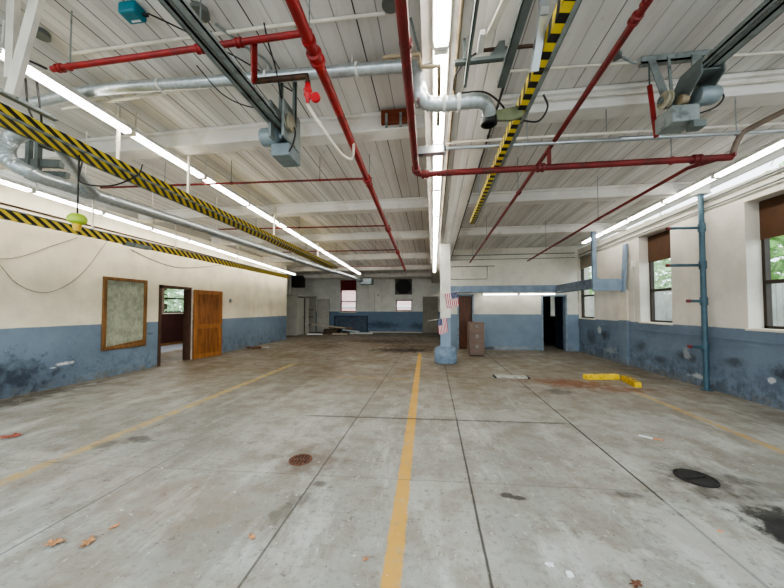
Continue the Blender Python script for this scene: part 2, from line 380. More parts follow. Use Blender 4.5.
M['hazard_pair'] = hazard('hazard_tape_diagonal', 1, 1.35, 1.5, .135)
M['hazard_low'] = hazard('hazard_tape_wall_rail', 1, 0, 1.2, .17)
M['hazard_cross'] = hazard('hazard_tape_cross', 1, -.15, .5, .135)
def glass():
    n = NT('window_glass'); tr = n.n.new('ShaderNodeBsdfTransparent'); gl = n.n.new('ShaderNodeBsdfGlossy'); mx = n.n.new('ShaderNodeMixShader')
    tr.inputs[0].default_value = (.93,.96,.95,1); gl.inputs['Roughness'].default_value = .05
    f = n.noise(2, 2); n.lk(n.ramp(f, .2, .8, .05, .09), mx.inputs[0])
    n.lk(tr.outputs[0], mx.inputs[1]); n.lk(gl.outputs[0], mx.inputs[2]); n.lk(mx.outputs[0], n.out.inputs[0]); n.n.remove(n.b)
    return n.m
M['glass'] = glass()
def flagmat():                                        # u along the fly, v up the hoist
    n = NT('flag_cloth'); sp = n.n.new('ShaderNodeSeparateXYZ'); n.lk(n.uv, sp.inputs[0]); u, v = sp.outputs[0], sp.outputs[1]
    st = n.ma('GREATER_THAN', n.ma('MODULO', n.ma('FLOOR', n.ma('MULTIPLY', v, 12.999)), 2), .5)
    c = n.mix(st, C(190,58,80), C(232,226,226))
    can = n.ma('MULTIPLY', n.ma('LESS_THAN', u, .42), n.ma('GREATER_THAN', v, 6/13))
    fu = n.ma('SUBTRACT', n.ma('FRACT', n.ma('MULTIPLY', u, 14.3)), .5); fv = n.ma('SUBTRACT', n.ma('FRACT', n.ma('MULTIPLY', v, 9.3)), .5)
    star = n.ma('LESS_THAN', n.ma('SQRT', n.ma('ADD', n.ma('MULTIPLY', fu, fu), n.ma('MULTIPLY', fv, fv))), .2)
    c = n.mix(can, c, n.mix(star, C(52,58,96), C(220,222,230)))
    n.b.inputs['Subsurface Weight'].default_value = 0
    return n.done(c, .8, 0)
M['flag'] = flagmat()

# ------------------------------------------------------------------ the room shell
XL, XR, YF, YP = -7.38, 5.3, 19.6, 11.85
Y0 = -.8
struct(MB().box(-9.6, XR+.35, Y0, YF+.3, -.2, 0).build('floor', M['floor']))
m = MB()
m.poly([(-9.6,Y0,D(Y0)), (XR+.35,Y0,D(Y0)), (XR+.35,YF+.3,D(YF+.3)), (-9.6,YF+.3,D(YF+.3))], (0,0,.2))
struct(m.build('ceiling', M['deck']))

def wall_y(name, x0, x1, y0, y1, holes, mat, ztop=None):      # wall along y with rectangular holes (ya, yb, za, zb)
    m = MB(); cur = y0; zt = ztop or (D(y1)+.15)
    for ya, yb, za, zb in sorted(holes):
        m.box(x0, x1, cur, ya, 0, zt)
        if za > 0: m.box(x0, x1, ya, yb, 0, za)
        m.box(x0, x1, ya, yb, zb, zt); cur = yb
    m.box(x0, x1, cur, y1, 0, zt)
    return struct(m.build(name, mat))
def wall_x(name, y0, y1, x0, x1, holes, mat, zt):
    m = MB(); cur = x0
    for xa, xb, za, zb in sorted(holes):
        m.box(cur, xa, y0, y1, 0, zt)
        if za > 0: m.box(xa, xb, y0, y1, 0, za)
        m.box(xa, xb, y0, y1, zb, zt); cur = xb
    m.box(cur, x1, y0, y1, 0, zt)
    return struct(m.build(name, mat))
DOORL = (7.27, 8.30)
wall_y('wall_left', XL-.2, XL, Y0, 14.4, [(DOORL[0], DOORL[1], 0, 2.15)], M['wall_left'], D(14.4)+.02)
WINR = [(4.78, 5.87, 1.22, 3.38), (7.5, 8.54, 1.22, 3.42), (10.77, 11.80, 1.23, 3.42), (13.35, 14.5, 1.24, 3.2)]
wall_y('wall_right', XR, XR+.35, Y0, 17.0, WINR, M['wall_right'], D(17)+.02)
wall_x('wall_partition', YP, YP+.2, .52, XR, [(.98, 1.5, 0, 2.06), (4.05, 4.85, 0, 2.03)], M['partition'], D(YP+.2)+.01)
wall_y('wall_return', .50, .62, YP+.2, YF, [], M['wall_far'], D(YF)+.01)
FARH = [(-6.2, -5.1, 1.36, 3.5), (-2.42, -1.36, 1.42, 2.14)]
wall_x('wall_far', YF, YF+.25, -9.4, .62, FARH, M['wall_far'], D(YF+.3)+.01)
wall_x('wall_recess', 14.2, 14.4, -9.4, XL-.2, [], M['wall_far'], D(14.4)+.01)
wall_y('wall_recess_side', -9.6, -9.4, 14.2, YF+.25, [], M['wall_far'], D(YF)+.01)
# base strip of the far wall
struct(MB().box(-4.2, -.7, YF-.05, YF, 0, .06).build('baseboard_far', M['sill']))
# pier on the right wall
struct(MB().box(XR-.07, XR, 8.98, 9.36, 0, 2.06).build('trim_pier', M['pier'], bevel=.01))
# ledge line on the right wall just under the sills
struct(MB().box(XR-.03, XR, 8.2-3.6, 8.97, 1.0, 1.03).box(XR-.03, XR, 9.37, YP, 1.0, 1.03).build('trim_ledge', M['wall_right']))

# beams across the roof
ti = 1
for y in (3.77, 6.58, 9.11, 12.25, 15.1, 17.7):
    z = D(y)
    x1 = -.08 if y < YP else .52
    m = MB().box(XL-.0 if y < 14 else -9.4, x1, y, y+.25, z-.22, z-.005)
    m.box(XL if y < 14 else -9.4, x1, y-.05, y+.30, z-.05, z-.003)
    struct(m.build('trim_%d' % ti, M['beam'], bevel=.012)); ti += 1
    if y < 9.5:
        m = MB().box(.64, XR, y-.1, y+.15, z-.22, z-.005).box(.64, XR, y-.15, y+.2, z-.05, z-.003)
        struct(m.build('trim_%d' % ti, M['beam'], bevel=.012)); ti += 1
# centre girder
def slope_box(m, x0, x1, y0, y1, o0, o1):
    m.poly([(x0,y0,D(y0)-o1), (x1,y0,D(y0)-o1), (x1,y0,D(y0)-o0), (x0,y0,D(y0)-o0)], (0,0,0)) if False else None
    v = [m.bm.verts.new((x, y, D(y)-o)) for x in (x0,x1) for y in (y0,y1) for o in (o1,o0)]
    for f in ((0,1,3,2),(4,6,7,5),(0,4,5,1),(2,3,7,6),(0,2,6,4),(1,5,7,3)): m.bm.faces.new([v[i] for i in f])
    return m
m = MB(); slope_box(m, .15, .64, Y0, YP, .02, .50)
struct(m.build('trim_girder', M['deck']))
m = MB(); slope_box(m, -.08, .15, Y0, YP, .02, .50); slope_box(m, -.08, .50, YP, YF, .02, .42)
struct(m.build('trim_girder_side', M['girder_side']))

# ---- windows
def window(idx, xf, y0, y1, z0, z1, shade, shade_mat, sash_z, label_side=1):
    # window in a wall along y; frame at xf, glass plane at xf
    o = MB(); t = .05
    for a, b, c, d in ((y0,y0+t,z0,z1),(y1-t,y1,z0,z1),(y0,y1,z0,z0+t),(y0,y1,z1-t,z1),(y0+t,y1-t,sash_z-.03,sash_z+.03)):
        o.box(xf-.04, xf+.04, a, b, c, d)
    w = struct(o.build('window_%d' % idx, M['window_frame'], origin=(xf, (y0+y1)/2, z0)))
    MB().box(xf+.005, xf+.012, y0+t, y1-t, z0+t, z1-t).build('pane', M['glass'], w)
    if shade:
        MB().box(xf-.07, xf-.06, y0+.02, y1-.02, shade, z1-.02).build('roller_blind', shade_mat, w)
    return w
for i, (h, sh, mt, sa) in enumerate(zip(WINR, (2.72, 2.74, 3.0, None), (M['shade_brown'], M['shade_brown'], M['shade_grey'], None), (2.0, 2.02, 2.02, 2.1))):
    window(i+1, XR+(.12 if i == 2 else .27), h[0], h[1], h[2], h[3], sh, mt, sa)
    struct(MB().box(XR-.04, XR+.25, h[0]-.02, h[1]+.02, h[2]-.035, h[2]+.004).build('trim_sill_%d' % (i+1), M['sill'], bevel=.006))
for i, h in enumerate(FARH):
    x0, x1, z0, z1 = h; o = MB(); t = .06; yf = YF+.12
    for a, b, c, d in ((x0,x0+t,z0,z1),(x1-t,x1,z0,z1),(x0,x1,z0,z0+t),(x0,x1,z1-t,z1)): o.box(a, b, yf-.04, yf+.04, c, d)
    if i == 0: o.box(x0, x1, yf-.04, yf+.04, 2.02, 2.08)
    w = struct(o.build('window_%d' % (i+5), M['shade_red'], origin=((x0+x1)/2, yf, z0)))
    MB().box(x0+t, x1-t, yf, yf+.008, z0+t, z1-t).build('pane', M['glass'], w)
    if i == 0: MB().box(x0+.02, x1-.02, yf-.08, yf-.06, 2.80, z1).build('roller_blind', M['shade_red'], w)
    struct(MB().box(x0-.06, x1+.06, YF-.06, YF+.1, z0-.06, z0+.004).build('trim_sill_%d' % (i+5), M['sill'], bevel=.006))

# ---- office behind the left wall
xo0, xo1, yo0, yo1 = -12.8, XL-.2, 5.6, 14.2
struct(MB().box(xo0-.2, xo1, yo0, yo1, -.2, -.002).build('floor_office', M['office_floor']))
struct(MB().box(xo0-.2, xo1-.001, yo0-.2, yo1-.01, 2.9, 3.0).build('ceiling_office', M['office_high']))
hw = [(11.3, 12.55, 1.38, 2.62)]
hole = hw[0]
XO = -11.3
wall_y('wall_office_back', XO-.2, XO, yo0, yo1-.02, hw, M['office_high'], 2.9)
struct(MB().box(XO, XO+.03, yo0+.03, yo1-.03, 0, 1.32).build('trim_wainscot', M['office_low']))
struct(MB().box(XO+.03, xo1-.001, yo1-.06, yo1-.03, 0, 2.9).build('wall_office_end', M['office_low']))
struct(MB().box(XO+.03, xo1-.001, yo0, yo0+.03, 0, 2.9).build('wall_office_front', M['office_high']))
struct(MB().box(XO+.03, XO+.06, yo0+.03, yo1-.06, 0, .1).build('baseboard_office', M['oak_frame']))
o = MB(); y0, y1, z0, z1 = hole; t = .06
for a, b, c, d in ((y0,y0+t,z0,z1),(y1-t,y1,z0,z1),(y0,y1,z0,z0+t),(y0,y1,z1-t,z1),(y0,y1,1.98,2.04)): o.box(XO-.14, XO-.06, a, b, c, d)
w = struct(o.build('window_7', M['window_frame'], origin=(XO-.1,(y0+y1)/2,z0)))
MB().box(XO-.105, XO-.098, y0+t, y1-t, z0+t, z1-t).build('pane', M['glass'], w)
struct(MB().box(XO-.03, XO+.08, y0-.05, y1+.05, z0-.04, z0+.004).build('trim_sill_7', M['sill']))
# office door frame and open leaf
m = MB().box(XL-.22, XL+.02, DOORL[0]-.06, DOORL[0]+.02, 0, 2.21).box(XL-.22, XL+.02, DOORL[1]-.03, DOORL[1]+.06, 0, 2.21).box(XL-.22, XL+.02, DOORL[0]-.06, DOORL[1]+.06, 2.14, 2.21)
struct(m.build('trim_door_frame', plain('brown_jamb', C(84,60,46), .6)))
struct(MB().box(XL-.0, XL+.03, DOORL[1]+.005, DOORL[1]+.055, 0, 2.2).build('trim_door_edge', M['white_wood']))
def panel_door(name, hinge, ang, w, h, mat, pmat, th=.045, panels=((.10,.95),(1.10,2.0)), knob=True, kmat=None):
    d = bpy.data.objects.new(name, None); COL.objects.link(d); d['kind'] = 'structure'
    s = MB(); st = .12
    s.box(0, st, -th/2, th/2, 0, h).box(w-st, w, -th/2, th/2, 0, h)
    zs = [0]+[z for p in panels for z in p]+[h]
    for a, b in zip(zs[::2], zs[1::2]): s.box(st, w-st, -th/2, th/2, a, b)
    s.build('leaf_frame', mat, d, bevel=.004)
    p = MB()
    for a, b in panels: p.box(st, w-st, -th/4, th/4, a, b)
    p.build('panel', pmat, d)
    if knob:
        MB().lathe([(.012,-.07),(.03,-.065),(.03,-.045),(.012,-.04),(.012,.04),(.03,.045),(.03,.065),(.012,.07)], (w-.06,0,.98), 12, 'y').build('knob', kmat or M['steel_dark'], d, smooth=True)
    d.location = hinge; d.rotation_euler = (0, 0, ang)
    return d
panel_door('door_1', (-7.26, 8.29, .012), math.atan2(.86, .17), 1.0, 2.13, M['oak'], M['oak_panel'], panels=((.13,.92),(1.06,2.0)))
# partition doors
panel_door('door_2', (1.0, YP+.08, .012), .0, .46, 2.04, M['brown_wood'], M['brown_wood'], panels=((.13,.9),(1.05,1.92)))
panel_door('door_3', (4.87, YP+.26, .012), math.radians(88), .8, 2.02, plain('dark_blue_door_paint', C(38,54,72), .6), plain('dark_blue_door_panel', C(34,48,64), .6), panels=((.13,.9),(1.05,1.9)))
m = MB()
for xa, xb, zt in ((.98,1.5,2.06),(4.05,4.85,2.03)):
    m.box(xa-.05, xa+.01, YP-.02, YP+.21, 0, zt+.05).box(xb-.01, xb+.05, YP-.02, YP+.21, 0, zt+.05).box(xa-.05, xb+.05, YP-.02, YP+.21, zt-.01, zt+.05)
struct(m.build('trim_partition_door_frames', plain('frame_grey_blue', C(130,146,160), .6)))
# the dark back room behind the partition
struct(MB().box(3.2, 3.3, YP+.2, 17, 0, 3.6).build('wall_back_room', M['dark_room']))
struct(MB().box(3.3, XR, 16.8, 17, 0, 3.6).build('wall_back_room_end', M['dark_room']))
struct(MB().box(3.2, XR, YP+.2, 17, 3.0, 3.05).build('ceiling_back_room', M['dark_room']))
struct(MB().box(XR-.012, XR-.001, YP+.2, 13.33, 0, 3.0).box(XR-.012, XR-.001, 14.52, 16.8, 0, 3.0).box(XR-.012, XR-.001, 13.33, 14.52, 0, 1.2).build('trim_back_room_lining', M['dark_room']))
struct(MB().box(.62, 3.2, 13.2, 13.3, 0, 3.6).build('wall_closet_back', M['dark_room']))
# far beige door
d = panel_door('door_4', (-.66, YF-.03, .012), 0, .98, 2.34, M['beige_door'], M['beige_door'], panels=((.15,1.0),(1.15,2.2)), knob=False)
MB().cyl((.42,-.03,1.58), (.42,-.06,1.58), .16, 20).build('round_vent', M['black'], d).location = (0,0,0)

# ------------------------------------------------------------------ column with pedestal and flags
col = thing('support_column', 'square painted concrete column with white top, blue lower part and rounded pedestal', 'column', (.36, 8.9, 0))
MB().lathe([(.30,0),(.325,.03),(.325,.36),(.30,.43),(.22,.47)], (.36,8.9,0), 28).build('pedestal', M['pedestal'], col, smooth=True)
MB().box(.21, .50, 8.76, 9.05, .44, D(8.9)-.501).build('shaft', M['column'], col, bevel=.012)
def flag(label, p0, p1, canton_first, drop, tilt):
    # small stick flag: thin stick from p0 to p1 in front of the column, cloth hanging below it
    t = thing('stick_flag', label, 'flag', p0, 'small flags on the column')
    MB().cyl(p0, p1, .008, 8).build('stick', M['white_wood'], t)
    a, b = Vector(p0), Vector(p1)
    bm = bmesh.new(); uvl = bm.loops.layers.uv.new('UVMap'); nx, nz = 10, 14; g = []
    for j in range(nz+1):
        row = []
        for i in range(nx+1):
            s, q = i/nx, j/nz
            p = a.lerp(b, .48+.47*s)+Vector((tilt*q, -.012-.018*math.sin(3.2*PI*s+q*1.5)*q, -drop*q*(1+.04*math.sin(5*s))))
            row.append((bm.verts.new(p-a), s, q))
        g.append(row)
    for j in range(nz):
        for i in range(nx):
            qd = [g[j][i], g[j][i+1], g[j+1][i+1], g[j+1][i]]
            f = bm.faces.new([k[0] for k in qd]); f.smooth = True
            for lp, k in zip(f.loops, qd):
                s, q = k[1], k[2]
                # stripes run down the hanging cloth: fly = downwards
                lp[uvl].uv = (q, s if canton_first == 'right' else 1-s)
    me = bpy.data.meshes.new('cloth'); bm.to_mesh(me); bm.free(); me.materials.append(M['flag'])
    c = bpy.data.objects.new('cloth', me); COL.objects.link(c); c.parent = t
flag('small stars and stripes flag on a stick across the white part of the column', (-.02,8.72,1.93), (.72,8.72,2.05), 'right', .42, .06)
flag('small stars and stripes flag on a stick across the blue part of the column', (-.16,8.72,1.20), (.41,8.72,1.30), 'left', .42, .05)

# ------------------------------------------------------------------ fluorescent fixtures
def make_light(name, length, x, y, z, two=True, along='y', mat=None):
    """surface strip: housing on top, tubes below, lamp holders at the ends, hanger rods to the deck"""
    t = thing(name, '', 'light', (x, y, z))
    L = length; mat = mat or M['tube']
    def P(a, b, c): return (x+a, y+b, z+c) if along == 'y' else (x+b, y+a, z+c)
    def bx(m, a0, a1, b0, b1, c0, c1):
        p, q = P(a0,b0,c0), P(a1,b1,c1); return m.box(min(p[0],q[0]),max(p[0],q[0]),min(p[1],q[1]),max(p[1],q[1]),p[2],q[2])
    m = MB(); bx(m, -.045, .045, .005, L-.005, .025, .08); bx(m, -.062, .062, .005, L-.005, .020, .027)
    m.build('housing', M['white_metal'], t)
    for s in ((-1, 1) if two else (0,)):
        MB().cyl(P(s*.030, .03, 0), P(s*.030, L-.03, 0), .022, 10).build('tube', mat, t, smooth=True)
    for a, b in ((.005, .035), (L-.035, L-.005)):
        m = MB(); bx(m, -.052, .052, a, b, -.022, .02); m.build('lamp_holder', M['white_metal'], t)
    return t
ORD = ['nearest','second','third','fourth','fifth','sixth','seventh','eighth','ninth','tenth','eleventh','farthest']
def row(x, y0, pitch, n, z0, kz, rowname, group, gapz):
    first = None
    for i in range(n):
        y = y0+i*pitch; z = z0+kz*(y-y0)
        t = make_light('fluorescent_light', pitch, x, y, z) if first is None else copy_tree(first)
        first = first or t
        t.location = (x, y, z); t.rotation_euler = (math.atan(kz), 0, 0)
        o = ORD[i] if i < n-1 else 'farthest'
        t['label'] = '%s lit fluorescent strip fixture in the %s' % (o, rowname); t['group'] = group
        if gapz:
            MB().cyl((x, y+.06, z+.075), (x, y+.06, D(y)), .008, 6).build('hanger_rod', M['white_metal'], t)
row(-3.8, 2.05, 1.21, 11, 3.82, -.033, 'row above the striped twin rail', 'lights of the left bay row', True)
row(-7.0, 3.19, 1.13, 10, 3.655, -.031, 'row along the left wall', 'lights of the left wall row', True)
row(.07, 1.0, 1.29, 10, 3.60, -.027, 'row under the centre girder', 'lights of the centre row', False)
row(4.8, 4.62, 1.145, 5, 3.84, -.03, 'row along the right window wall', 'lights of the right wall row', True)

# ------------------------------------------------------------------ pipes
def pipe(name, label, pts, r, mat, cat='pipe', couplings=(), hangers=(), smooth_k=0, n=12, group=None):
    pp = smoothpath(pts, smooth_k) if smooth_k else pts
    t = thing(name, label, cat, pts[0], group)
    MB().tube(pp, r, n).build('run', mat, t, smooth=True)
    for c, d in couplings:
        c = Vector(c); d = Vector(d).normalized()
        o = MB().lathe([(r*1.15,-r*1.3),(r*1.45,-r*1.1),(r*1.45,-r*.4),(r*1.2,-r*.3),(r*1.2,r*.3),(r*1.45,r*.4),(r*1.45,r*1.1),(r*1.15,r*1.3)], t.location, 14).build('coupling', mat, t, smooth=True)
        o.location = c-t.location; o.rotation_euler = d.to_track_quat('Z','Y').to_euler()
    for h in hangers:
        h = Vector(h); MB().cyl((h.x,h.y,h.z+r*.6), (h.x,h.y,D(h.y)+.002), .006, 6).build('hanger_rod', M['steel_grey'], t)
        MB().lathe([(r*1.12,-.015),(r*1.22,-.015),(r*1.22,.015),(r*1.12,.015)], h, 12, 'y').build('clamp', mat, t)
    return t
def al(p, q, t): return tuple(a+(b-a)*t for a, b in zip(p, q))
A0, A1 = (-.90,.6,3.665), (-1.25,13.6,3.32)
ya = lambda y: al(A0, A1, (y-.6)/13.0)
pipe('sprinkler_main', 'thick red sprinkler main running front to back down the left bay', [A0, A1], .045, M['red'],
     couplings=[(ya(2.3),(0,1,0)), (ya(4.5),(0,1,0)), (ya(7.2),(0,1,0)), (ya(9.8),(0,1,0))], hangers=[ya(2.15), ya(4.7), ya(7.0), ya(9.6), ya(12)])
pipe('sprinkler_branch', 'red sprinkler branch pipe crossing near the teal box to the thick main', [(-3.28,2.13,3.64), (-.90,2.10,3.64)], .024, M['red'],
     couplings=[((-1.5,2.11,3.64),(1,0,0)), ((-3.2,2.13,3.64),(1,0,0)), ((-1.85,2.12,3.64),(1,0,0))], hangers=[(-1.85,2.12,3.64), (-3.1,2.13,3.64)])
t = pipe('drain_valve_assembly', 'red drop pipe with rusty elbow bar and red hand valve above the left operator', [(-1.385,2.125,3.635), (-1.575,2.43,3.605), (-1.59,2.45,3.60)], .027, M['red'])
MB().tube([(-1.6,2.45,3.60),(-1.08,2.45,3.595),(-1.08,2.45,3.53)], .024, 10).build('bar', M['brown_pipe'], t, smooth=True)
MB().lathe([(.014,.0),(.024,-.02),(.03,-.06),(.04,-.075),(.03,-.09),(.02,-.10),(.036,-.115),(.02,-.15),(.014,-.19)], (-1.08,2.45,3.54), 14).build('valve', M['red_bright'], t, smooth=True)
MB().lathe([(.018,-.01),(.042,-.012),(.042,.012),(.018,.01)], (-1.0,2.43,3.38), 16, 'y').tube([(-1.08,2.45,3.40),(-1.0,2.43,3.38)], .012, 8).build('hand_wheel', M['red_bright'], t, smooth=True)
pipe('air_hose', 'pale hose hanging from the red hand valve to the thick red main', [(-1.09,2.45,3.35),(-1.06,2.55,3.30),(-1.0,2.72,3.22),(-.95,2.95,3.17),(-.92,3.2,3.22),(-.93,3.4,3.36),(-.95,3.5,3.56)], .016, M['white_wood'], 'hose', smooth_k=6)
t = pipe('sprinkler_riser', 'red pipe beside the centre lights, elbowing into the crosswise pipe at right',
     [(-.155,.5,3.30), (-.20,3.62,3.245), (-.19,3.70,3.243), (-.12,3.735,3.24), (3.30,3.775,3.24)], .036, M['red_dark'],
     couplings=[((-.196,3.6,3.245),(0,1,0)), ((-.09,3.737,3.24),(1,0,0)), ((1.28,3.75,3.24),(1,0,0)), ((2.95,3.77,3.24),(1,0,0))],
     hangers=[(-.17,1.9,3.28), (2.7,3.77,3.24)])
MB().cyl((1.38,3.75,3.24), (1.38,3.75,3.47), .024, 10).build('tee_stub', M['red_dark'], t, smooth=True)
pipe('sprinkler_branch', 'thin red sprinkler pipe running front to back between the centre and right window wall', [(1.37,.9,3.57), (1.40,3.75,3.49), (1.37,11.4,3.285)], .026, M['red_dark'],
     couplings=[((1.38,2.2,3.535),(0,1,0)), ((1.4,5.1,3.455),(0,1,0))], hangers=[(1.38,2.1,3.54), (1.39,5.1,3.455), (1.385,8,3.375), (1.37,10.6,3.31)])
pipe('sprinkler_branch', 'dark red sprinkler pipe close to the right wall lights, running to the back', [(3.30,3.72,3.25), (3.09,4.07,3.27), (3.05,5.96,3.225), (3.05,10.2,3.11)], .022, M['red_dark'],
     hangers=[(3.05,6.0,3.22), (3.05,8.6,3.15)])
pipe('conduit_pipe', 'brownish grey pipe rising from the red elbow near the right lights', [(3.30,3.775,3.24), (3.33,3.72,3.42), (3.40,3.66,3.50), (3.62,3.2,3.56), (3.95,2.5,3.60)], .028, plain('grey_brown_pipe', C(128,112,100), .6), smooth_k=4)
for pts, lab in (([(-5.75,4.45,3.67),(-.98,4.72,3.67)], 'thin red crosswise sprinkler pipe nearest behind the first left beam'),
                 ([(-5.6,6.98,3.6),(-1.05,7.25,3.6)], 'thin red crosswise sprinkler pipe behind the second left beam'),
                 ([(-5.4,9.75,3.52),(-1.12,9.86,3.52)], 'thin red crosswise sprinkler pipe behind the third left beam'),
                 ([(-5.4,12.9,3.43),(-1.25,13.0,3.43)], 'thin red crosswise sprinkler pipe farthest back in the left bay')):
    pipe('sprinkler_branch', lab, pts, .017, M['red_dark'], hangers=[al(*pts, .25), al(*pts, .5), al(*pts, .82)], couplings=[(al(*pts, .5),(1,0,0))], group='crosswise pipes of the left bay')
pipe('steam_pipe', 'dull white pipe across the top of the far wall', [(-4.3,19.3,3.56),(.4,19.3,3.5)], .035, M['girder_side'], hangers=[(-3,19.3,3.54), (-.8,19.3,3.515)])
pipe('brass_pipe', 'tan pipe with two elbows left of the centre lights', [(-.40,2.38,3.62),(-.10,2.36,3.60),(-.092,2.36,3.53),(-.085,2.36,3.49),(.0,2.36,3.485),(.055,2.36,3.485),(.06,2.6,3.48),(.06,3.1,3.465)], .016, M['brass'])
t = pipe('steel_conduit', 'bright steel tube crossing the right bay with a flat rounded end plate', [(-.02,3.59,3.475),(4.1,3.745,3.475)], .022, M['silver'], hangers=[(1.1,3.63,3.475),(3.3,3.71,3.475)])
MB().box(-.15, .12, 3.53, 3.62, 3.40, 3.492).cyl((-.15,3.575,3.40),(-.15,3.575,3.492),.045,14).cyl((.12,3.575,3.40),(.12,3.575,3.492),.045,14).build('end_plate', M['silver'], t, bevel=.006)
MB().cyl((2.1,3.664,3.475),(2.55,3.682,3.475),.03,12).build('sleeve', M['silver'], t, smooth=True)
pipe('conduit_pipe', 'thin cream conduit just above the bright steel tube', [(.17,3.64,3.57),(5.25,3.86,3.60)], .016, M['white_wood'], hangers=[(2.0,3.72,3.58), (4.3,3.82,3.595)])
pipe('conduit_pipe', 'white conduit crossing the ceiling from the teal box to the round grey box', [(-3.6,2.47,D(2.47)-.02),(-1.55,2.47,D(2.47)-.02),(-.4,2.49,D(2.49)-.02)], .016, M['white_wood'])
pipe('conduit_pipe', 'white conduit on the right ceiling in front of the first beam', [(.66,3.26,D(3.26)-.02),(5.25,3.46,D(3.46)-.02)], .014, M['white_wood'])
pipe('conduit_pipe', 'pale conduit on the front face of the first right beam', [(.66,3.62,D(3.6)-.12),(5.25,3.64,D(3.6)-.12)], .012, M['white_wood'])
pipe('conduit_pipe', 'upper dark conduit along the top of the right window wall', [(5.24,3.5,3.72),(5.24,11.6,3.50)], .016, M['steel_dark'])
pipe('conduit_pipe', 'lower dark conduit along the top of the right window wall', [(5.25,3.5,3.56),(5.25,11.6,3.40)], .014, M['steel_dark'])
pipe('conduit_pipe', 'dark pipe along the top of the left wall under the lights', [(-7.364,2.8,3.39),(-7.364,14.3,3.26)], .016, M['brown_pipe'])
pipe('conduit_pipe', 'tan conduit running along the girder beside the centre lights', [(.20,.8,D(.8)-.52),(.20,8.7,D(8.7)-.52)], .017, M['brass'])
pipe('conduit_pipe', 'black cable run along the right edge of the centre girder', [(.655,.8,D(.8)-.51),(.655,11.3,D(11.3)-.51)], .012, M['black_cloth'],
     couplings=[((.655,y,D(y)-.51),(0,1,0)) for y in (3.6,5.6,7.2,8.6)])
pipe('conduit_pipe', 'upper thin dark pipe along the top of the right rear partition', [(.7,11.835,3.62),(5.2,11.835,3.62)], .014, M['steel_dark'])
pipe('conduit_pipe', 'lower thin dark pipe along the top of the right rear partition', [(.7,11.837,3.45),(5.2,11.837,3.45)], .012, M['steel_dark'])
pipe('conduit_pipe', 'thin dark pipe loop on the partition above the blue ledge', [(2.35,11.837,3.19),(.7,11.837,3.19),(.7,11.837,2.70),(2.06,11.837,2.70),(2.06,11.837,3.19)], .012, M['brown_pipe'])

# ------------------------------------------------------------------ ducts
def ribbed(pts, r, step=.05, amp=.05):
    P = [Vector(p) for p in pts]; out = []; acc = 0
    for a, b in zip(P, P[1:]):
        L = (b-a).length; k = max(1, int(L/step))
        out += [a.lerp(b, i/k) for i in range(k)]
    out.append(P[-1]); return out, [r*(1+(amp if i % 2 else -amp)) for i in range(len(out))]
t = thing('exhaust_duct', 'long silver flexible exhaust duct with an elbow running along the left bay', 'duct', (-4.9,2.9,3.2))
pts = smoothpath([(-4.5,2.9,3.70),(-4.75,2.9,3.69),(-5.0,2.9,3.62),(-5.1,2.9,3.48),(-5.07,2.92,3.34),(-4.97,3.05,3.25),(-4.93,3.3,3.22),(-4.76,5.55,3.22),(-4.5,11.5,3.22),(-4.25,14.0,3.22),(-3.95,15.6,3.12),(-3.8,16.0,3.08)], 10)
P, R = ribbed(pts, .085, .04, .045)
MB().tube(P, .085, 14, True, R).build('duct_body', M['galv_y'], t, smooth=True)
for y in (3.6, 4.6, 6.0, 7.6, 9.4, 11.4, 13.4):
    x = -4.93+(y-3.3)*.04 if y < 5.5 else -4.76+(y-5.55)*.0437
    MB().lathe([(.092,-.02),(.1,-.02),(.1,.02),(.092,.02)], (x,y,3.22), 16, 'y').build('clamp', M['silver'], t, smooth=True)
    MB().cyl((x,y,3.31),(x,y,D(y)-.0),.008,6).build('hanger_rod', M['white_wood'], t)
MB().box(-4.02,-3.3,15.9,16.5,2.9,3.22).build('end_box', M['motor'], t, bevel=.01)
MB().tube(ribbed([(-4.12,2.75,3.36),(-4.66,3.42,3.25),(-4.9,3.75,3.22)], .06)[0], .06, 12).build('branch', M['galv'], t, smooth=True)
t = thing('exhaust_duct', 'silver exhaust duct crossing the ceiling and dropping to a black nozzle by the centre lights', 'duct', (-1.78,2.85,3.9))
pts = smoothpath([(-4.7,2.84,3.95),(-3.63,2.77,3.965),(-2.70,2.81,3.965),(-1.78,2.85,3.965),(-1.0,2.87,3.96),(-.37,2.88,3.95),(-.22,2.84,3.90),(-.145,2.72,3.75),(-.11,2.50,3.45),(-.08,2.48,3.32),(.0,2.50,3.275),(.2,2.51,3.275),(.36,2.52,3.285),(.44,2.57,3.285),(.475,2.61,3.265),(.488,2.65,3.24)], 8)
MB().tube(pts, .058, 14).build('duct_body', M['galv'], t, smooth=True)
MB().lathe([(.062,.02),(.07,0),(.07,-.055),(.05,-.065),(.05,-.02)], (.493,2.68,3.225), 16).build('nozzle', M['black'], t, smooth=True)
for p in ((-2.9,2.80,3.965),(-1.7,2.853,3.965),(-.75,2.875,3.957),(.1,2.505,3.275),(.22,2.51,3.275)):
    MB().lathe([(.060,-.012),(.068,-.012),(.068,.012),(.060,.012)], p, 14, 'x').build('clamp', M['white_metal'], t, smooth=True)
for p in ((-3.3,2.785,3.98),(-1.7,2.853,3.98),(-.8,2.874,3.98)):
    MB().cyl(p, (p[0],p[1],D(p[1])), .006, 6).build('hanger_rod', M['white_metal'], t)
# thin cream pipe lying along the duct
pipe('conduit_pipe', 'cream pipe running just behind the crosswise silver duct', [(-4.3,2.9,3.90),(-2.7,2.93,4.0),(-.55,2.96,4.05)], .018, M['white_wood'])

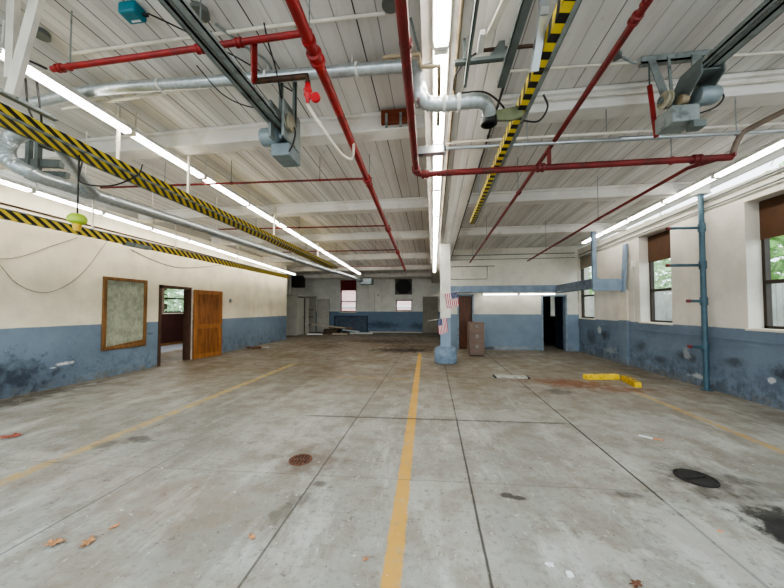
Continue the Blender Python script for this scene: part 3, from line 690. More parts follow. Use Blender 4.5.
# ------------------------------------------------------------------ striped exhaust rails
def rail(label, x0, x1, y0, y1, z0, z1, zk, mat, hangers, lipside, hmat, extra=None):
    t = thing('exhaust_rail', label, 'rail', ((x0+x1)/2, y0, z0), 'striped exhaust rails')
    def sb(m, xa, xb, ya, yb, za, zb):
        v = [m.bm.verts.new((x, y, z+zk*(y-y0))) for x in (xa,xb) for y in (ya,yb) for z in (za,zb)]
        for f in ((0,1,3,2),(4,6,7,5),(0,4,5,1),(2,3,7,6),(0,2,6,4),(1,5,7,3)): m.bm.faces.new([v[i] for i in f])
        return m
    sb(MB(), x0, x1, y0, y1, z0, z1).build('rail_body', mat, t)
    g = MB()
    for a, b, c, d in lipside: sb(g, a, b, y0, y1, c, d)
    g.build('grey_lip', M['steel_grey'], t)
    for hx, hy, w in hangers:
        MB().box(hx-w/2, hx+w/2, hy-.012, hy+.012, z1+zk*(hy-y0)-.005, D(hy)).build('hanger', hmat, t)
    return t
rail('twin banded yellow and black striped rail hanging across the left bay', -3.92, -3.66, 1.6, 11.2, 3.235, 3.325, -.0125, M['hazard_pair'],
     [(-3.68,4.05,.035), (-3.68,6.54,.035), (-3.70,9.3,.035), (-3.9,3.2,.03)], [(-3.665,-3.645,3.222,3.24), (-3.93,-3.915,3.225,3.33)], M['white_wood'])
t = rail('yellow and black striped rail along the left wall', -6.93, -6.85, 3.0, 13.6, 3.01, 3.16, -.0, M['hazard_low'],
     [(-6.89,5.2,.02), (-6.89,7.2,.02), (-6.89,9.8,.02), (-6.89,12.5,.02)], [(-6.94,-6.84,3.155,3.175)], M['white_wood'])
MB().box(-6.96,-6.82,5.85,6.45,2.99,3.08).build('joint_bracket', M['steel_grey'], t, bevel=.01)
t = rail('yellow and black striped rail hanging to the right of the centre lights', .755, .82, .8, 6.25, 3.33, 3.42, -.008, M['hazard_cross'],
     [(.76,5.0,.02)], [(.82,.855,3.325,3.345), (.848,.856,3.325,3.42)], M['silver'])
MB().bar((.72,2.02,3.45),(.72,2.0,D(2)), .05, .05).bar((.71,2.18,3.22),(.72,2.0,3.5), .05, .05).build('hanger', M['silver'], t)
MB().poly([(.53,2.68,3.29),(.80,2.74,3.36),(.80,2.75,3.27),(.70,2.74,3.235),(.56,2.70,3.22)], (0,.03,0)).build('nozzle_bracket', plain('olive_bracket', C(112,118,88), .5), t)

# ------------------------------------------------------------------ door operators
def rail_pair(t, xa, xb, y0, y1, z, w, h, mat):
    for x, w in ((xa, w*.75), (xb, w*1.2)):
        m = MB().box(x-w/2, x+w/2, y0, y1, z, z+.012).box(x-w/2, x-w/2+.008, y0, y1, z, z+h*.6).box(x+w/2-.008, x+w/2, y0, y1, z, z+h*.6)
        m.build('track', mat, t)
    MB().cyl(((xa+xb)/2-.008, y0, z+h*.3), ((xa+xb)/2-.008, y1, z+h*.3), .006, 6).build('chain', M['silver'], t)
def operator(label, X, Y, Z, k, mirror, trackx, tz, straps_to, y_back):
    t = thing('door_operator', label, 'door operator', (X, Y, Z), 'overhead door operators')
    s = -1 if mirror else 1
    def bx(m, a0, a1, b0, b1, c0, c1):
        xs = sorted((X+s*k*a0, X+s*k*a1)); return m.box(xs[0], xs[1], Y+k*b0, Y+k*b1, Z+k*c0, Z+k*c1)
    rail_pair(t, trackx-.045*k, trackx+.045*k, y_back, Y, tz, .06*k, .07*k, M['steel_grey'])
    # side plate, gear housing, motor, control box
    m = MB(); bx(m, .02, .05, -.12, .28, -.30, .10); bx(m, .17, .20, -.12, .28, -.30, .10); bx(m, .05, .17, .2, .22, -.3, .1)
    m.build('side_plates', M['steel_grey'], t, bevel=.004)
    m = MB(); bx(m, -.02, .20, .0, .30, -.45, -.31); m.build('control_box', M['motor'], t, bevel=.012)
    m = MB(); m.lathe([(.05,-.22),(.085,-.20),(.10,-.18),(.10,-.02),(.085,.0),(.04,.02),(.03,.05)], (0,0,0), 20, 'x')
    for v in m.bm.verts: v.co = Vector((X+s*k*v.co.x+.05, Y+k*(v.co.y+.04), Z+k*(v.co.z-.22)))
    m.build('motor', M['motor'], t, smooth=True)
    m = MB(); m.lathe([(.02,.21),(.09,.215),(.09,.225),(.07,.23),(.07,.245),(.09,.25),(.09,.26),(.02,.265)], (0,0,0), 22, 'x')
    for v in m.bm.verts: v.co = Vector((X+s*k*v.co.x, Y+k*(v.co.y-.06), Z+k*(v.co.z-.14)))
    m.build('pulley', plain('cast_pulley', C(150,146,128), .5, .3), t, smooth=True)
    m = MB(); m.lathe([(.02,.05),(.05,.055),(.05,.10),(.02,.105)], (0,0,0), 14, 'x')
    for v in m.bm.verts: v.co = Vector((X+s*k*v.co.x, Y+k*(v.co.y-.04), Z+k*(v.co.z-.1)))
    m.build('sprocket', M['brass'], t, smooth=True)
    for sx, sy in straps_to:
        xx, yy = X+s*k*sx, Y+k*sy
        MB().box(xx-.018, xx+.018, yy-.004, yy+.004, Z-.05*k, D(yy)).box(xx+.012, xx+.018, yy-.004, yy+.03, Z-.05*k, D(yy)).build('hanging_strap', M['steel_dark'], t)
    MB().tube(smoothpath([(X+s*k*.2,Y,Z-.1*k),(X+s*k*.28,Y-.02,Z-.2*k),(X+s*k*.27,Y-.04,Z-.35*k),(X+s*k*.2,Y,Z-.42*k)],6), .008, 6).build('cable', M['black_cloth'], t)
    return t
t = operator('grey overhead door operator with motor hanging in the left bay on twin tracks', -1.63, 2.84, 3.54, .92, False, -1.565, 3.40, [(.02,.13),(.19,.13)], -.4)
MB().tube(smoothpath([(-1.45,2.88,3.5),(-1.5,2.8,3.62),(-1.46,2.6,3.8),(-1.49,2.5,4.0),(-1.5,2.45,D(2.45))],6), .008, 6).build('cable', M['black_cloth'], t)
t = thing('door_operator', 'grey overhead door operator with motor hanging in the right bay near the window wall', 'door operator', (2.25,2.85,3.5), 'overhead door operators')
rail_pair(t, 2.265, 2.375, -.4, 2.92, 3.60, .06, .08, M['steel_grey'])
m = MB()
for x in (2.235, 2.40): m.poly([(x,2.78,3.53),(x,2.78,3.66),(x,3.0,3.66),(x,3.16,3.50),(x,3.16,3.38),(x,2.98,3.38)], (.014,0,0))
m.box(2.235,2.41,2.8,3.0,3.565,3.58).box(2.24,2.41,3.12,3.14,3.39,3.5)
m.build('side_plates', M['steel_dark'], t, bevel=.003)
MB().box(2.11,2.33,2.92,3.14,3.21,3.36).build('control_box', M['steel_grey'], t, bevel=.012)
MB().lathe([(.03,.0),(.065,.0),(.078,.02),(.078,.13),(.06,.16),(.03,.17)], (2.31,2.93,3.42), 20, 'x').build('motor', M['motor'], t, smooth=True)
MB().lathe([(.02,.0),(.075,.005),(.075,.015),(.06,.02),(.06,.035),(.075,.04),(.075,.05),(.02,.055)], (2.10,3.02,3.47), 24, 'x').build('pulley', plain('cast_pulley', C(170,164,142), .5, .2), t, smooth=True)
MB().lathe([(.012,-.02),(.028,-.015),(.028,.0),(.012,.02),(.012,.14)], (2.09,3.02,3.47), 12, 'x').build('axle', M['steel_dark'], t, smooth=True)
MB().lathe([(.02,.0),(.045,.005),(.045,.06),(.02,.065)], (2.19,2.96,3.42), 14, 'x').build('sprocket', M['brass'], t, smooth=True)
MB().box(2.26,2.36,2.90,2.99,3.14,3.20).cyl((2.31,2.95,3.2),(2.3,2.97,3.25),.012,8).build('limit_box', M['steel_dark'], t, bevel=.006)
MB().box(2.10,2.74,3.27,3.33,D(3.3)-.075,D(3.3)-.06).box(2.10,2.74,3.27,3.28,D(3.3)-.075,D(3.3)-.004).build('mounting_angle', M['steel_grey'], t)
for a, b, w in (((2.19,3.28,D(3.3)-.04),(2.16,3.02,3.40),.07), ((2.34,3.27,D(3.3)-.04),(2.25,3.12,3.62),.025), ((2.6,3.28,D(3.3)-.04),(2.42,3.05,3.64),.10)):
    MB().bar(a, b, w, .012, (0,1,0)).build('hanging_strap', M['steel_grey'], t)
MB().tube(smoothpath([(2.46,2.90,3.45),(2.51,2.92,3.39),(2.46,2.94,3.32),(2.33,2.96,3.28)],6), .007, 6).build('cable', M['black_cloth'], t)
# red strap
t = pipe('red_strap', 'short red flat strap hanging beside the right operator', [(2.21,3.34,3.84),(2.26,3.34,3.30)], .022, M['red'], 'bracket')
MB().cyl((2.21,3.34,3.83),(2.21,3.34,D(3.34)),.008,6).build('hanger_rod', M['steel_dark'], t)
# centre tracks
t = thing('track_hanger', 'two dark grey angle irons on a perforated crossbar below the centre girder', 'bracket', (.37,2.3,3.42))
for x, y1, w in ((.27,2.49,.022), (.565,2.53,.06)):
    MB().box(x-w/2, x+w/2, .3, y1, 3.38, 3.388).box(x-w/2, x-w/2+.006, .3, y1, 3.38, 3.43).build('angle_iron', M['steel_dark'], t)
MB().box(.17,.59,2.28,2.32,3.43,3.437).box(.17,.59,2.31,2.317,3.43,3.48).build('crossbar', M['steel_dark'], t)
MB().poly([(.42,2.32,3.45),(.56,2.32,3.45),(.56,2.36,D(2.36)-.5),(.52,2.36,D(2.36)-.5)], (0,.02,0)).build('gusset', M['steel_dark'], t)
MB().box(.24,.26,2.3,2.32,3.47,D(2.3)-.49).build('rod', M['steel_dark'], t)
t = thing('wooden_brace', 'cream painted brace slanting down beside the centre track irons', 'brace', (.37,2.3,3.5))
MB().bar((.56,1.75,3.62),(.39,2.30,3.55), .045, .03).build('strut', M['white_wood'], t)
MB().box(.345,.385,2.18,2.35,3.535,3.575).build('plate', M['white_metal'], t, bevel=.004)
pipe('conduit_pipe', 'short rusty pipe between the cream brace and the silver rail hanger', [(.40,2.36,3.57),(.80,2.37,3.57)], .014, M['brown_pipe'])

# left rear hardware
t = thing('angle_rail', 'dark steel angle rail above the striped rail at far left', 'rail', (-3.9,1.4,3.54))
MB().box(-3.93,-3.87,1.2,2.58,3.515,3.523).box(-3.93,-3.922,1.2,2.58,3.515,3.575).build('rail_body', M['steel_dark'], t)
MB().cyl((-3.92,1.9,3.52),(-3.92,1.9,D(1.9)),.01,6).cyl((-3.92,2.3,3.52),(-3.92,2.3,D(2.3)),.01,6).build('hanger_rod', M['steel_dark'], t)
t = thing('blower_bracket', 'dark steel bracket with a black funnel above the silver duct elbow at left', 'bracket', (-5.3,3.3,3.5))
MB().bar((-5.75,3.3,3.56),(-4.95,3.35,3.50), .06, .10).bar((-5.6,3.42,3.44),(-4.95,3.42,3.38), .05, .08).build('crossbar', M['steel_dark'], t)
for x in (-5.42, -5.27): MB().box(x-.03, x+.03, 3.28, 3.33, 3.42, D(3.3)).build('post', M['steel_dark'], t)
MB().lathe([(.03,.14),(.05,.06),(.11,.02),(.12,0),(.10,0)], (-5.05,3.3,3.70), 16).build('funnel', M['black'], t, smooth=True)
t = thing('wooden_brace', 'cream painted timber brace slanting down at the top left corner', 'brace', (-3.2,1.9,3.3))
MB().bar((-3.02,1.88,4.115),(-3.34,1.92,3.27), .10, .035, (0,1,0)).build('strut', M['white_wood'], t)
t = thing('wooden_post', 'cream vertical timber hanger at the top left edge', 'brace', (-3.42,2.0,3.4))
MB().box(-3.50,-3.42,1.96,2.0,3.46,D(2)+.003).build('strut', M['white_wood'], t)

# ------------------------------------------------------------------ ceiling boxes
y = 2.12
t = thing('teal_box', 'teal plastic box with a white name strip fixed to the left ceiling', 'box', (-2.54,y,D(y)))
MB().poly([(-2.66,2.0,D(y)-.10),(-2.43,2.04,D(y)-.10),(-2.41,2.16,D(y)-.12),(-2.45,2.2,D(y)-.002),(-2.62,2.2,D(y)-.002),(-2.66,2.1,D(y)-.002)], (0,0,.0)) if False else None
m = MB().box(-2.62,-2.455,2.11,2.23,D(y)-.10,D(y)-.002)
m.build('casing', M['teal'], t, bevel=.016)
MB().box(-2.575,-2.49,2.19,2.206,D(y)-.1025,D(y)-.099).build('name_strip', M['paper'], t)
MB().cyl((-2.457,2.19,D(y)-.06),(-2.42,2.2,D(y)-.06),.015,8).build('plug', M['black'], t)
def jbox(label, x, y, r, n):
    t = thing('junction_box', label, 'box', (x,y,D(y)))
    MB().lathe([(r,-.045),(r,-.001)], (x,y,D(y)), n).build('box', M['jbox'], t, bevel=.006)
    MB().lathe([(r*1.06,-.052),(r*1.06,-.045)], (x,y,D(y)), n).build('cover', M['jbox'], t)
jbox('grey octagonal junction box on the ceiling beside the left operator tracks', -1.98, 2.26, .075, 8)
jbox('round grey junction box on the ceiling left of the centre lights', -.34, 2.40, .07, 20)
jbox('dark round junction box on the ceiling by the top left corner', -3.6, 2.25, .06, 16)
jbox('small grey junction box on the ceiling by the second right sprinkler pipe', 1.83, 3.2, .05, 4)
t = thing('wooden_block', 'red brown wooden block on two straps under the first left beam', 'block', (-.47,3.6,3.9))
MB().box(-.64,-.31,3.66,3.715,3.89,4.06).build('board', M['block_wood'], t, bevel=.004)
for x in (-.57,-.39): MB().box(x-.015,x+.015,3.64,3.66,3.82,4.0).build('strap', M['steel_grey'], t)
t = thing('smoke_sensor', 'small black plug hanging beside the left operator tracks', 'sensor', (-2.05,2.45,4.0))
MB().cyl((-2.04,2.46,D(2.46)-.10),(-2.04,2.46,D(2.46)),.012,8).build('body', M['black'], t)

# ------------------------------------------------------------------ cables
def cable(label, pts, r=.007, cat='cable', k=8, mat=None):
    o = MB().tube(smoothpath(pts, k), r, 6).build('cable', mat or M['black_cloth'], None, smooth=True, origin=pts[0])
    return tag(o, label, cat)
cable('black cable looping from the teal box across the left ceiling', [(-2.38,2.16,4.05),(-2.2,2.35,4.05),(-1.95,2.7,4.08),(-1.75,3.0,4.08),(-1.6,3.2,4.06)])
cable('black cable drooping between the left operator tracks and the duct', [(-2.3,2.6,3.95),(-2.1,2.7,3.72),(-1.85,2.75,3.6),(-1.62,2.8,3.6)], .006)
cable('black cable sagging below the twin striped rail at left', [(-4.35,3.2,3.55),(-4.3,3.1,3.3),(-4.15,3.0,3.06),(-3.8,3.05,3.02),(-3.62,3.2,3.2),(-3.6,3.25,3.36)], .009)
cable('long wire drooping across the left wall to the striped wall rail', [(-7.371,3.2,3.6),(-7.371,4.1,2.41),(-7.371,4.43,1.98),(-7.371,4.86,1.88),(-7.371,5.36,2.26),(-7.371,5.87,3.1)], .005, mat=plain('grey_wire_%d' % len(M), C(112,100,92), .7))
cable('wire rising across the left wall towards the lime ball', [(-7.371,3.6,2.40),(-7.371,4.3,2.44),(-7.371,4.9,2.80),(-7.371,5.3,3.05)], .005, mat=plain('grey_wire_%d' % len(M), C(112,100,92), .7))
cable('thin wire sagging on the left wall above the office door', [(-7.373,6.4,3.02),(-7.373,7.0,2.85),(-7.373,7.8,2.76),(-7.373,8.8,2.92),(-7.373,9.6,3.1)], .006)
cable('dark cable arching beside the centre lights at the top', [(-.17,2.35,3.9),(-.12,2.45,3.75),(-.07,2.5,3.64),(.02,2.5,3.64)], .01, mat=M['steel_dark'])
cable('black cable arching from the girder past the track irons', [(.20,2.85,3.6),(.19,2.6,3.56),(.27,2.42,3.55),(.37,2.35,3.56)], .008)
cable('black cable running from the silver nozzle to the right striped rail', [(.25,2.6,3.42),(.45,2.62,3.42),(.62,2.75,3.38),(.70,2.85,3.32)], .008)
cable('black cable loop hanging below the right striped rail', [(.92,2.6,3.34),(.97,2.65,3.26),(.92,2.72,3.19),(.80,2.75,3.22)], .008)
cable('grey cable from the small junction box to the right operator', [(1.88,3.2,4.06),(2.0,3.22,4.0),(2.08,3.26,4.06)], .012, mat=M['steel_grey'])
cable('thick grey cable from the octagonal box across the ceiling', [(-1.93,2.38,4.11),(-1.8,2.6,4.09),(-1.68,2.8,4.09),(-1.66,2.95,4.0)], .012, mat=M['steel_grey'])
cable('black cable loop under the dark angle rail at left', [(-4.1,2.45,3.9),(-4.12,2.5,3.6),(-4.05,2.55,3.45),(-3.98,2.5,3.6),(-3.98,2.45,3.95)], .009)
cable('black cable at the top left corner', [(-4.3,2.1,3.95),(-3.9,2.1,3.88),(-3.6,2.15,3.78),(-3.45,2.2,3.72)], .01)
t = thing('cord_reel_ball', 'lime green ball stop with yellow plug hanging from the striped rail', 'cord', (-3.8,2.72,2.4))
MB().lathe([(.02,.075),(.055,.07),(.075,.045),(.082,.015),(.075,-.015),(.05,-.03),(.03,-.035)], (-3.8,2.72,2.50), 20).build('ball', M['lime'], t, smooth=True)
MB().lathe([(.03,.0),(.038,-.01),(.035,-.05),(.03,-.06),(.03,-.075),(.018,-.08)], (-3.8,2.72,2.47), 14).build('plug', M['yellow_plastic'], t, smooth=True)
MB().cyl((-3.8,2.72,2.57),(-3.8,2.72,3.228),.007,6).build('cord', M['black_cloth'], t)

# ------------------------------------------------------------------ left wall things
t = thing('framed_board', 'framed grey chalky notice board hanging on the left wall', 'board', (XL,6.3,.62))
y0, y1, z0, z1 = 5.80, 6.84, .61, 2.29; f = .075
m = MB().box(XL,XL+.05,y0,y0+f,z0,z1).box(XL,XL+.05,y1-f,y1,z0,z1).box(XL,XL+.05,y0+f,y1-f,z0,z0+f).box(XL,XL+.05,y0+f,y1-f,z1-f,z1)
m.build('frame', M['oak_frame'], t, bevel=.008)
MB().box(XL,XL+.02,y0+f,y1-f,z0+f,z1-f).build('panel', M['board'], t)
MB().poly([(XL+.02,y0+f,z0+f),(XL+.02,y1-f,z0+f),(XL+.02,y1-f,z0+f+.09)], (.012,0,0)).build('sagging_strip', M['oak_frame'], t)
t = thing('wall_hook', 'small bracket on the left wall beyond the open door', 'hook', (XL,10.1,1.85))
MB().box(XL,XL+.02,10.05,10.15,1.78,1.92).cyl((XL+.02,10.1,1.82),(XL+.09,10.1,1.86),.012,8).build('hook', M['steel_grey'], t)

# ------------------------------------------------------------------ right side: pipe stand, ledge, cabinet
t = thing('pipe_stand', 'tall teal blue pipe post with four red capped arms by the right wall', 'pipe rack', (5.18,6.55,0))
MB().cyl((5.18,6.55,0),(5.18,6.55,D(6.55)-.225),.045,16).build('post', M['blue_steel'], t, smooth=True)
MB().lathe([(.10,0),(.10,.012),(.05,.02)], (5.18,6.55,0), 18).build('foot_flange', M['blue_steel'], t)
for z, L in ((3.13,.56),(2.40,.58),(1.70,.24),(.82,.24)):
    a = MB().cyl((5.18,6.55,z),(5.18-L,6.55,z+.005),.028,12).build('arm', M['blue_steel'], t, smooth=True)
    MB().cyl((5.18-L,6.55,z+.005),(5.18-L-.05,6.55,z+.005),.032,12).build('red_cap', M['red_cap'], a, smooth=True)['label'] = 'red end cap'
    MB().lathe([(.055,-.08),(.06,-.06),(.06,.06),(.055,.08)], (5.18,6.55,z), 16).build('fitting', M['blue_steel'], t, smooth=True)
MB().box(5.05,5.3,6.46,6.64,D(6.55)-.24,D(6.55)-.215).build('top_plate', M['white_metal'], t)
t = thing('loft_ledge', 'blue painted timber ledge on the partition with a return beam and hanging post', 'ledge', (2.6,11.4,2.2))
MB().box(.62,4.62,11.58,11.848,2.18,2.42).build('header', M['blue_wood'], t, bevel=.008)
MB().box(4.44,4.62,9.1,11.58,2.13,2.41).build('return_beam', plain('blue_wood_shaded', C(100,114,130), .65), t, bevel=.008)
MB().box(4.44,XR-.07,9.06,9.12,2.06,2.39).build('front_panel', M['blue_wood'], t, bevel=.006)
MB().box(4.42,4.53,9.02,9.10,2.06,D(9.1)-.225).build('post', M['blue_wood'], t, bevel=.006)
MB().bar((5.19,9.04,2.02),(5.25,9.0,3.34), .05, .14, (0,1,0)).build('wall_board', M['blue_wood'], t)
for i, x in enumerate((1.83, 3.14)):
    L = make_light('fluorescent_light', 1.29, x, 11.62, 2.094, False, 'x', M['tube_dim'])
    L['label'] = ('lit fluorescent strip under the blue ledge, nearer the file cabinet', 'lit fluorescent strip under the blue ledge, nearer the dark doorway')[i]
    L['group'] = 'lights under the blue ledge'
t = thing('file_cabinet', 'worn brown metal three drawer file cabinet in front of the partition', 'cabinet', (1.42,10.15,0))
MB().box(1.18,1.66,10.14,10.8,.04,1.11).build('body', M['cabinet'], t, bevel=.006)
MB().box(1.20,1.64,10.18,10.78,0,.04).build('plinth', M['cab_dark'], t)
for i in range(3):
    z = .08+i*.335
    d = MB().box(1.20,1.64,10.115,10.14,z,z+.315).build('drawer', M['cabinet'], t, bevel=.006)
    MB().box(1.37,1.47,10.095,10.115,z+.20,z+.225).build('handle', M['steel_grey'], d)
    MB().box(1.38,1.46,10.11,10.116,z+.245,z+.285).build('card_holder', M['steel_grey'], d)
t = thing('outlet_box', 'small grey outlet box with cable on the right wall beside the pier', 'box', (5.28,8.75,2.6))
MB().box(5.25,5.3,8.7,8.8,2.66,2.82).build('cover', M['white_metal'], t, bevel=.006)
MB().cyl((5.285,8.75,2.66),(5.285,8.75,1.3),.008,6).build('cable', M['white_wood'], t)

# ------------------------------------------------------------------ far end things
t = thing('exhaust_fan', 'large dark round wall fan in a square frame on the far wall', 'fan', (-1.9,YF,2.5))
m = MB(); x0, x1, z0, z1, f = -2.46, -1.36, 2.50, 3.52, .06
for a, b, c, d in ((x0,x0+f,z0,z1),(x1-f,x1,z0,z1),(x0,x1,z0,z0+f),(x0,x1,z1-f,z1)): m.box(a,b,YF-.1,YF,c,d)
m.build('frame', M['fan_frame'], t, bevel=.006)
MB().box(x0+f,x1-f,YF-.02,YF,z0+f,z1-f).build('back', M['fan_frame'], t)
MB().lathe([(.46,-.09),(.50,-.09),(.50,-.03),(.46,-.03)], (-1.91,YF,3.01), 30, 'y').build('shroud', M['fan_dark'], t, smooth=True)
MB().cyl((-1.91,YF-.03,3.01),(-1.91,YF-.025,3.01),.47,30).build('dark_opening', M['hole'], t)
for i in range(5):
    a = i*2*PI/5+.3
    d = Vector((math.cos(a),0,math.sin(a))); n_ = Vector((-math.sin(a),0,math.cos(a))); c = Vector((-1.91,YF-.06,3.01))
    MB().poly([c+d*.08-n_*.05+Vector((0,.01,0)), c+d*.44-n_*.13+Vector((0,.02,0)), c+d*.44+n_*.12-Vector((0,.02,0)), c+d*.08+n_*.05-Vector((0,.01,0))], (0,-.005,0)).build('blade', M['fan_dark'], t)
MB().cyl((-1.91,YF-.10,3.01),(-1.91,YF-.03,3.01),.09,16).build('hub', M['fan_dark'], t, smooth=True)
t = thing('radiator_cover', 'blue panel radiator cover with dark rim below the far left window', 'radiator', (-5.4,YF,0))
MB().box(-6.55,-4.3,YF-.14,YF-.004,.03,1.05).build('panel', plain('dark_blue_panel', C(84,100,118), .6), t, bevel=.01)
m = MB().box(-6.58,-4.27,YF-.17,YF-.004,1.05,1.10).box(-6.58,-6.5,YF-.17,YF-.14,0,1.05).box(-4.35,-4.27,YF-.17,YF-.14,0,1.05)
m.build('rim', plain('dark_rim', C(50,62,76), .6), t, bevel=.005)
t = thing('storage_closet', 'built in beige closet with doors ajar in the far left corner', 'closet', (-8.3,17.8,0))
MB().box(-9.4,-7.9,16.7,16.78,0,2.35).box(-9.4,-7.9,19.45,19.59,0,2.35).box(-9.4,-7.86,16.7,19.59,2.30,2.42).box(-7.98,-7.9,17.95,18.05,0,2.3).build('casing', M['closet'], t)
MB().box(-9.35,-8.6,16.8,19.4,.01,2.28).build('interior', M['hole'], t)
for i, (p, q) in enumerate((((-7.9,16.78),(-7.82,17.42)), ((-7.9,18.05),(-7.88,18.3)), ((-7.75,19.35),(-6.85,19.25)))):
    d = MB().bar((*p,.02+1.1),(*q,.02+1.1), .045, 2.2).build('door', M['closet'], t)
    q2 = al((*p,1.05),(*q,1.05),.86); MB().cyl((q2[0],q2[1]-.06,1.05),(q2[0]+.06,q2[1],1.05),.02,8).build('knob', M['steel_dark'], d)
for z in (.5,1.0,1.5): MB().box(-8.6,-8.0,18.4,19.4,z,z+.03).build('shelf', M['plank_brown'], t)
t = thing('unit_heater', 'dark louvred unit heater hung above the far corner closet', 'heater', (-8.3,17.6,2.9))
MB().box(-8.62,-7.95,17.4,17.9,2.88,3.6).build('casing', M['heater'], t, bevel=.01)
for i in range(7): MB().bar((-8.55,17.38,2.96+i*.09),(-8.02,17.38,2.96+i*.09), .03, .012).build('louvre', M['fan_dark'], t)
for x in (-8.55,-8.02): MB().cyl((x,17.65,3.6),(x,17.65,D(17.65)),.012,6).build('hanger_rod', M['steel_dark'], t)
pipe('conduit_pipe', 'white vertical pipe on the far left recess wall', [(-8.3,16.6,2.43),(-8.3,16.6,3.72)], .03, M['white_metal'])
t = thing('wall_switch', 'small switch box on the far wall between the windows', 'switch', (-3.6,YF,2.5))
MB().box(-3.66,-3.54,YF-.05,YF,2.4,2.52).cyl((-3.85,YF-.02,1.4),(-3.85,YF-.02,2.7),.02,6).build('cover', M['closet'], t)
# pile of loose boards
def loose(label, c, L, w, h, ang, tilt, mat, name='loose_board', group='boards piled by the far wall'):
    m = MB().box(-L/2, L/2, -w/2, w/2, -h/2, h/2)
    o = m.build(name, mat, None, bevel=.004); o.location = c; o.rotation_euler = (0, tilt, ang); return tag(o, label, 'board', group)
loose('long pale board lying on top of the pile by the far closet', (-6.45,17.9,.50), 2.3, .3, .06, -.15, .09, M['plank'])
loose('brown board lying across the pile by the far wall', (-5.75,18.35,.36), 1.5, .35, .07, .1, .02, M['plank_brown'])
loose('white board sticking out right from the pile by the far wall', (-5.15,18.5,.18), 1.1, .3, .07, -.2, .10, M['paper'])
loose('short white board at the left foot of the pile', (-7.05,17.3,.04), .9, .3, .07, .25, 0, M['paper'])
loose('flat white board on the floor right of the pile', (-4.45,18.4,.04), 1.4, .35, .07, .02, 0, M['paper'])
loose('dark block added for the shaded gap under the pile by the far wall', (-6.3,18.15,.15), .9, .45, .30, .05, 0, plain('dark_gap_fill', C(84,70,58), .9), 'gap_fill_block')  # dark block stands in for the shaded gap under the boards
loose('pale board in the lower part of the pile by the far wall', (-5.6,17.65,.04), .9, .25, .07, -.1, 0, M['plank'])

# ------------------------------------------------------------------ things on the floor
def curb(label, p, q, mat):
    p, q = Vector((*p,.055)), Vector((*q,.055)); t = thing('parking_curb', label, 'curb', (p.x,p.y,0), 'yellow curbs')
    d = (q-p).normalized(); n_ = Vector((-d.y,d.x,0))
    prof = [n_*.075+Vector((0,0,-.055)), n_*.06+Vector((0,0,.05)), -n_*.06+Vector((0,0,.05)), -n_*.075+Vector((0,0,-.055))]
    MB().poly([p+v for v in prof], q-p).build('curb_body', mat, t, bevel=.008)
    for k in (.3,.7):
        c = p.lerp(q,k); MB().cyl(c+Vector((0,0,.045)), c+Vector((0,0,.054)), .02, 10).build('bolt', M['iron'], t, smooth=True)
curb('bright yellow parking curb lying crosswise near the right wall', (3.32,7.20), (4.05,7.32), M['yellow_paint'])
curb('dirty yellow parking curb lying lengthwise, touching the bright one at an angle', (4.13,7.22), (4.01,6.60), M['yellow_shade'])
MB().box(3.945,4.055,6.555,6.60,.003,.1).build('bright_end', M['yellow_paint'], [o for o in COL.objects if o.name.startswith('parking_curb')][-1])
t = thing('floor_plate', 'whitish flat plate lying on the floor in front of the file cabinet', 'plate', (1.7,7.15,0))
MB().box(1.40,2.08,7.05,7.27,0,.035).build('plate', plain('dusty_plate', C(176,176,166), .8, 0, .25, 12), t, bevel=.005)
for x in (1.37,2.08): MB().box(x,x+.05,7.05,7.27,0,.03).build('end_strip', M['iron'], t)
t = thing('floor_drain', 'round rusty slotted floor drain grate in the left foreground', 'drain', (-1.355,2.975,0))
MB().lathe([(.118,.0),(.118,.006),(.102,.008),(.102,.001)], (-1.355,2.975,0), 28).build('rim', M['rust'], t, smooth=True)
MB().lathe([(.001,.002),(.102,.002),(.102,.0005)], (-1.355,2.975,0), 24).build('pit', M['hole'], t)
for i in range(6):
    x = -.085+i*.034; L = math.sqrt(.104**2-x*x)
    MB().box(-1.355+x-.009,-1.355+x+.009,2.975-L,2.975+L,.002,.009).build('bar', M['rust'], t)
MB().box(-1.458,-1.252,2.964,2.986,.002,.0092).build('cross_bar', M['rust'], t)
t = thing('manhole_cover', 'round black iron drain cover in the right foreground', 'drain cover', (2.38,3.15,0))
MB().lathe([(.155,0),(.155,.008),(.14,.011),(.135,.006),(.001,.006)], (2.38,3.15,0), 32).build('cover', M['iron'], t, smooth=True)
MB().bar((2.28,3.11,.009),(2.48,3.18,.009),.016,.008).build('rib', M['iron'], t)
def leaf(label, x, y, s, a, mat, name='dry_leaf', cat='leaf', group='dry leaves on the floor', lobed=True):
    bm = bmesh.new(); N = 22; c = bm.verts.new((0,0,.012*s/.06)); ring = []
    for k in range(N):
        th = 2*PI*k/N; r = s*(1+.38*math.cos(5*th)+.12*random.uniform(-1,1))*(1.25 if abs(th-PI) > 2.2 else .95) if lobed else s*(1+.25*random.uniform(-1,1))
        ring.append(bm.verts.new((r*math.cos(th)*1.25, r*math.sin(th), .004+.022*random.random()*s/.06)))
    for k in range(N): bm.faces.new((c, ring[k], ring[(k+1)%N]))
    me = bpy.data.meshes.new(name); bm.to_mesh(me); bm.free(); me.materials.append(mat)
    o = bpy.data.objects.new(name, me); COL.objects.link(o); o.location = (x,y,.001); o.rotation_euler = (0,0,a)
    if lobed:
        MB().tube([(x,y,.006),(x-s*1.6*math.cos(a),y-s*1.6*math.sin(a),.006)], .002, 5).build('stem', M['leaf_dry'], None)
        st = COL.objects[-1]; bpy.context.view_layer.update(); st.parent = o; st.matrix_parent_inverse = o.matrix_basis.inverted()
    return tag(o, label, cat, group)
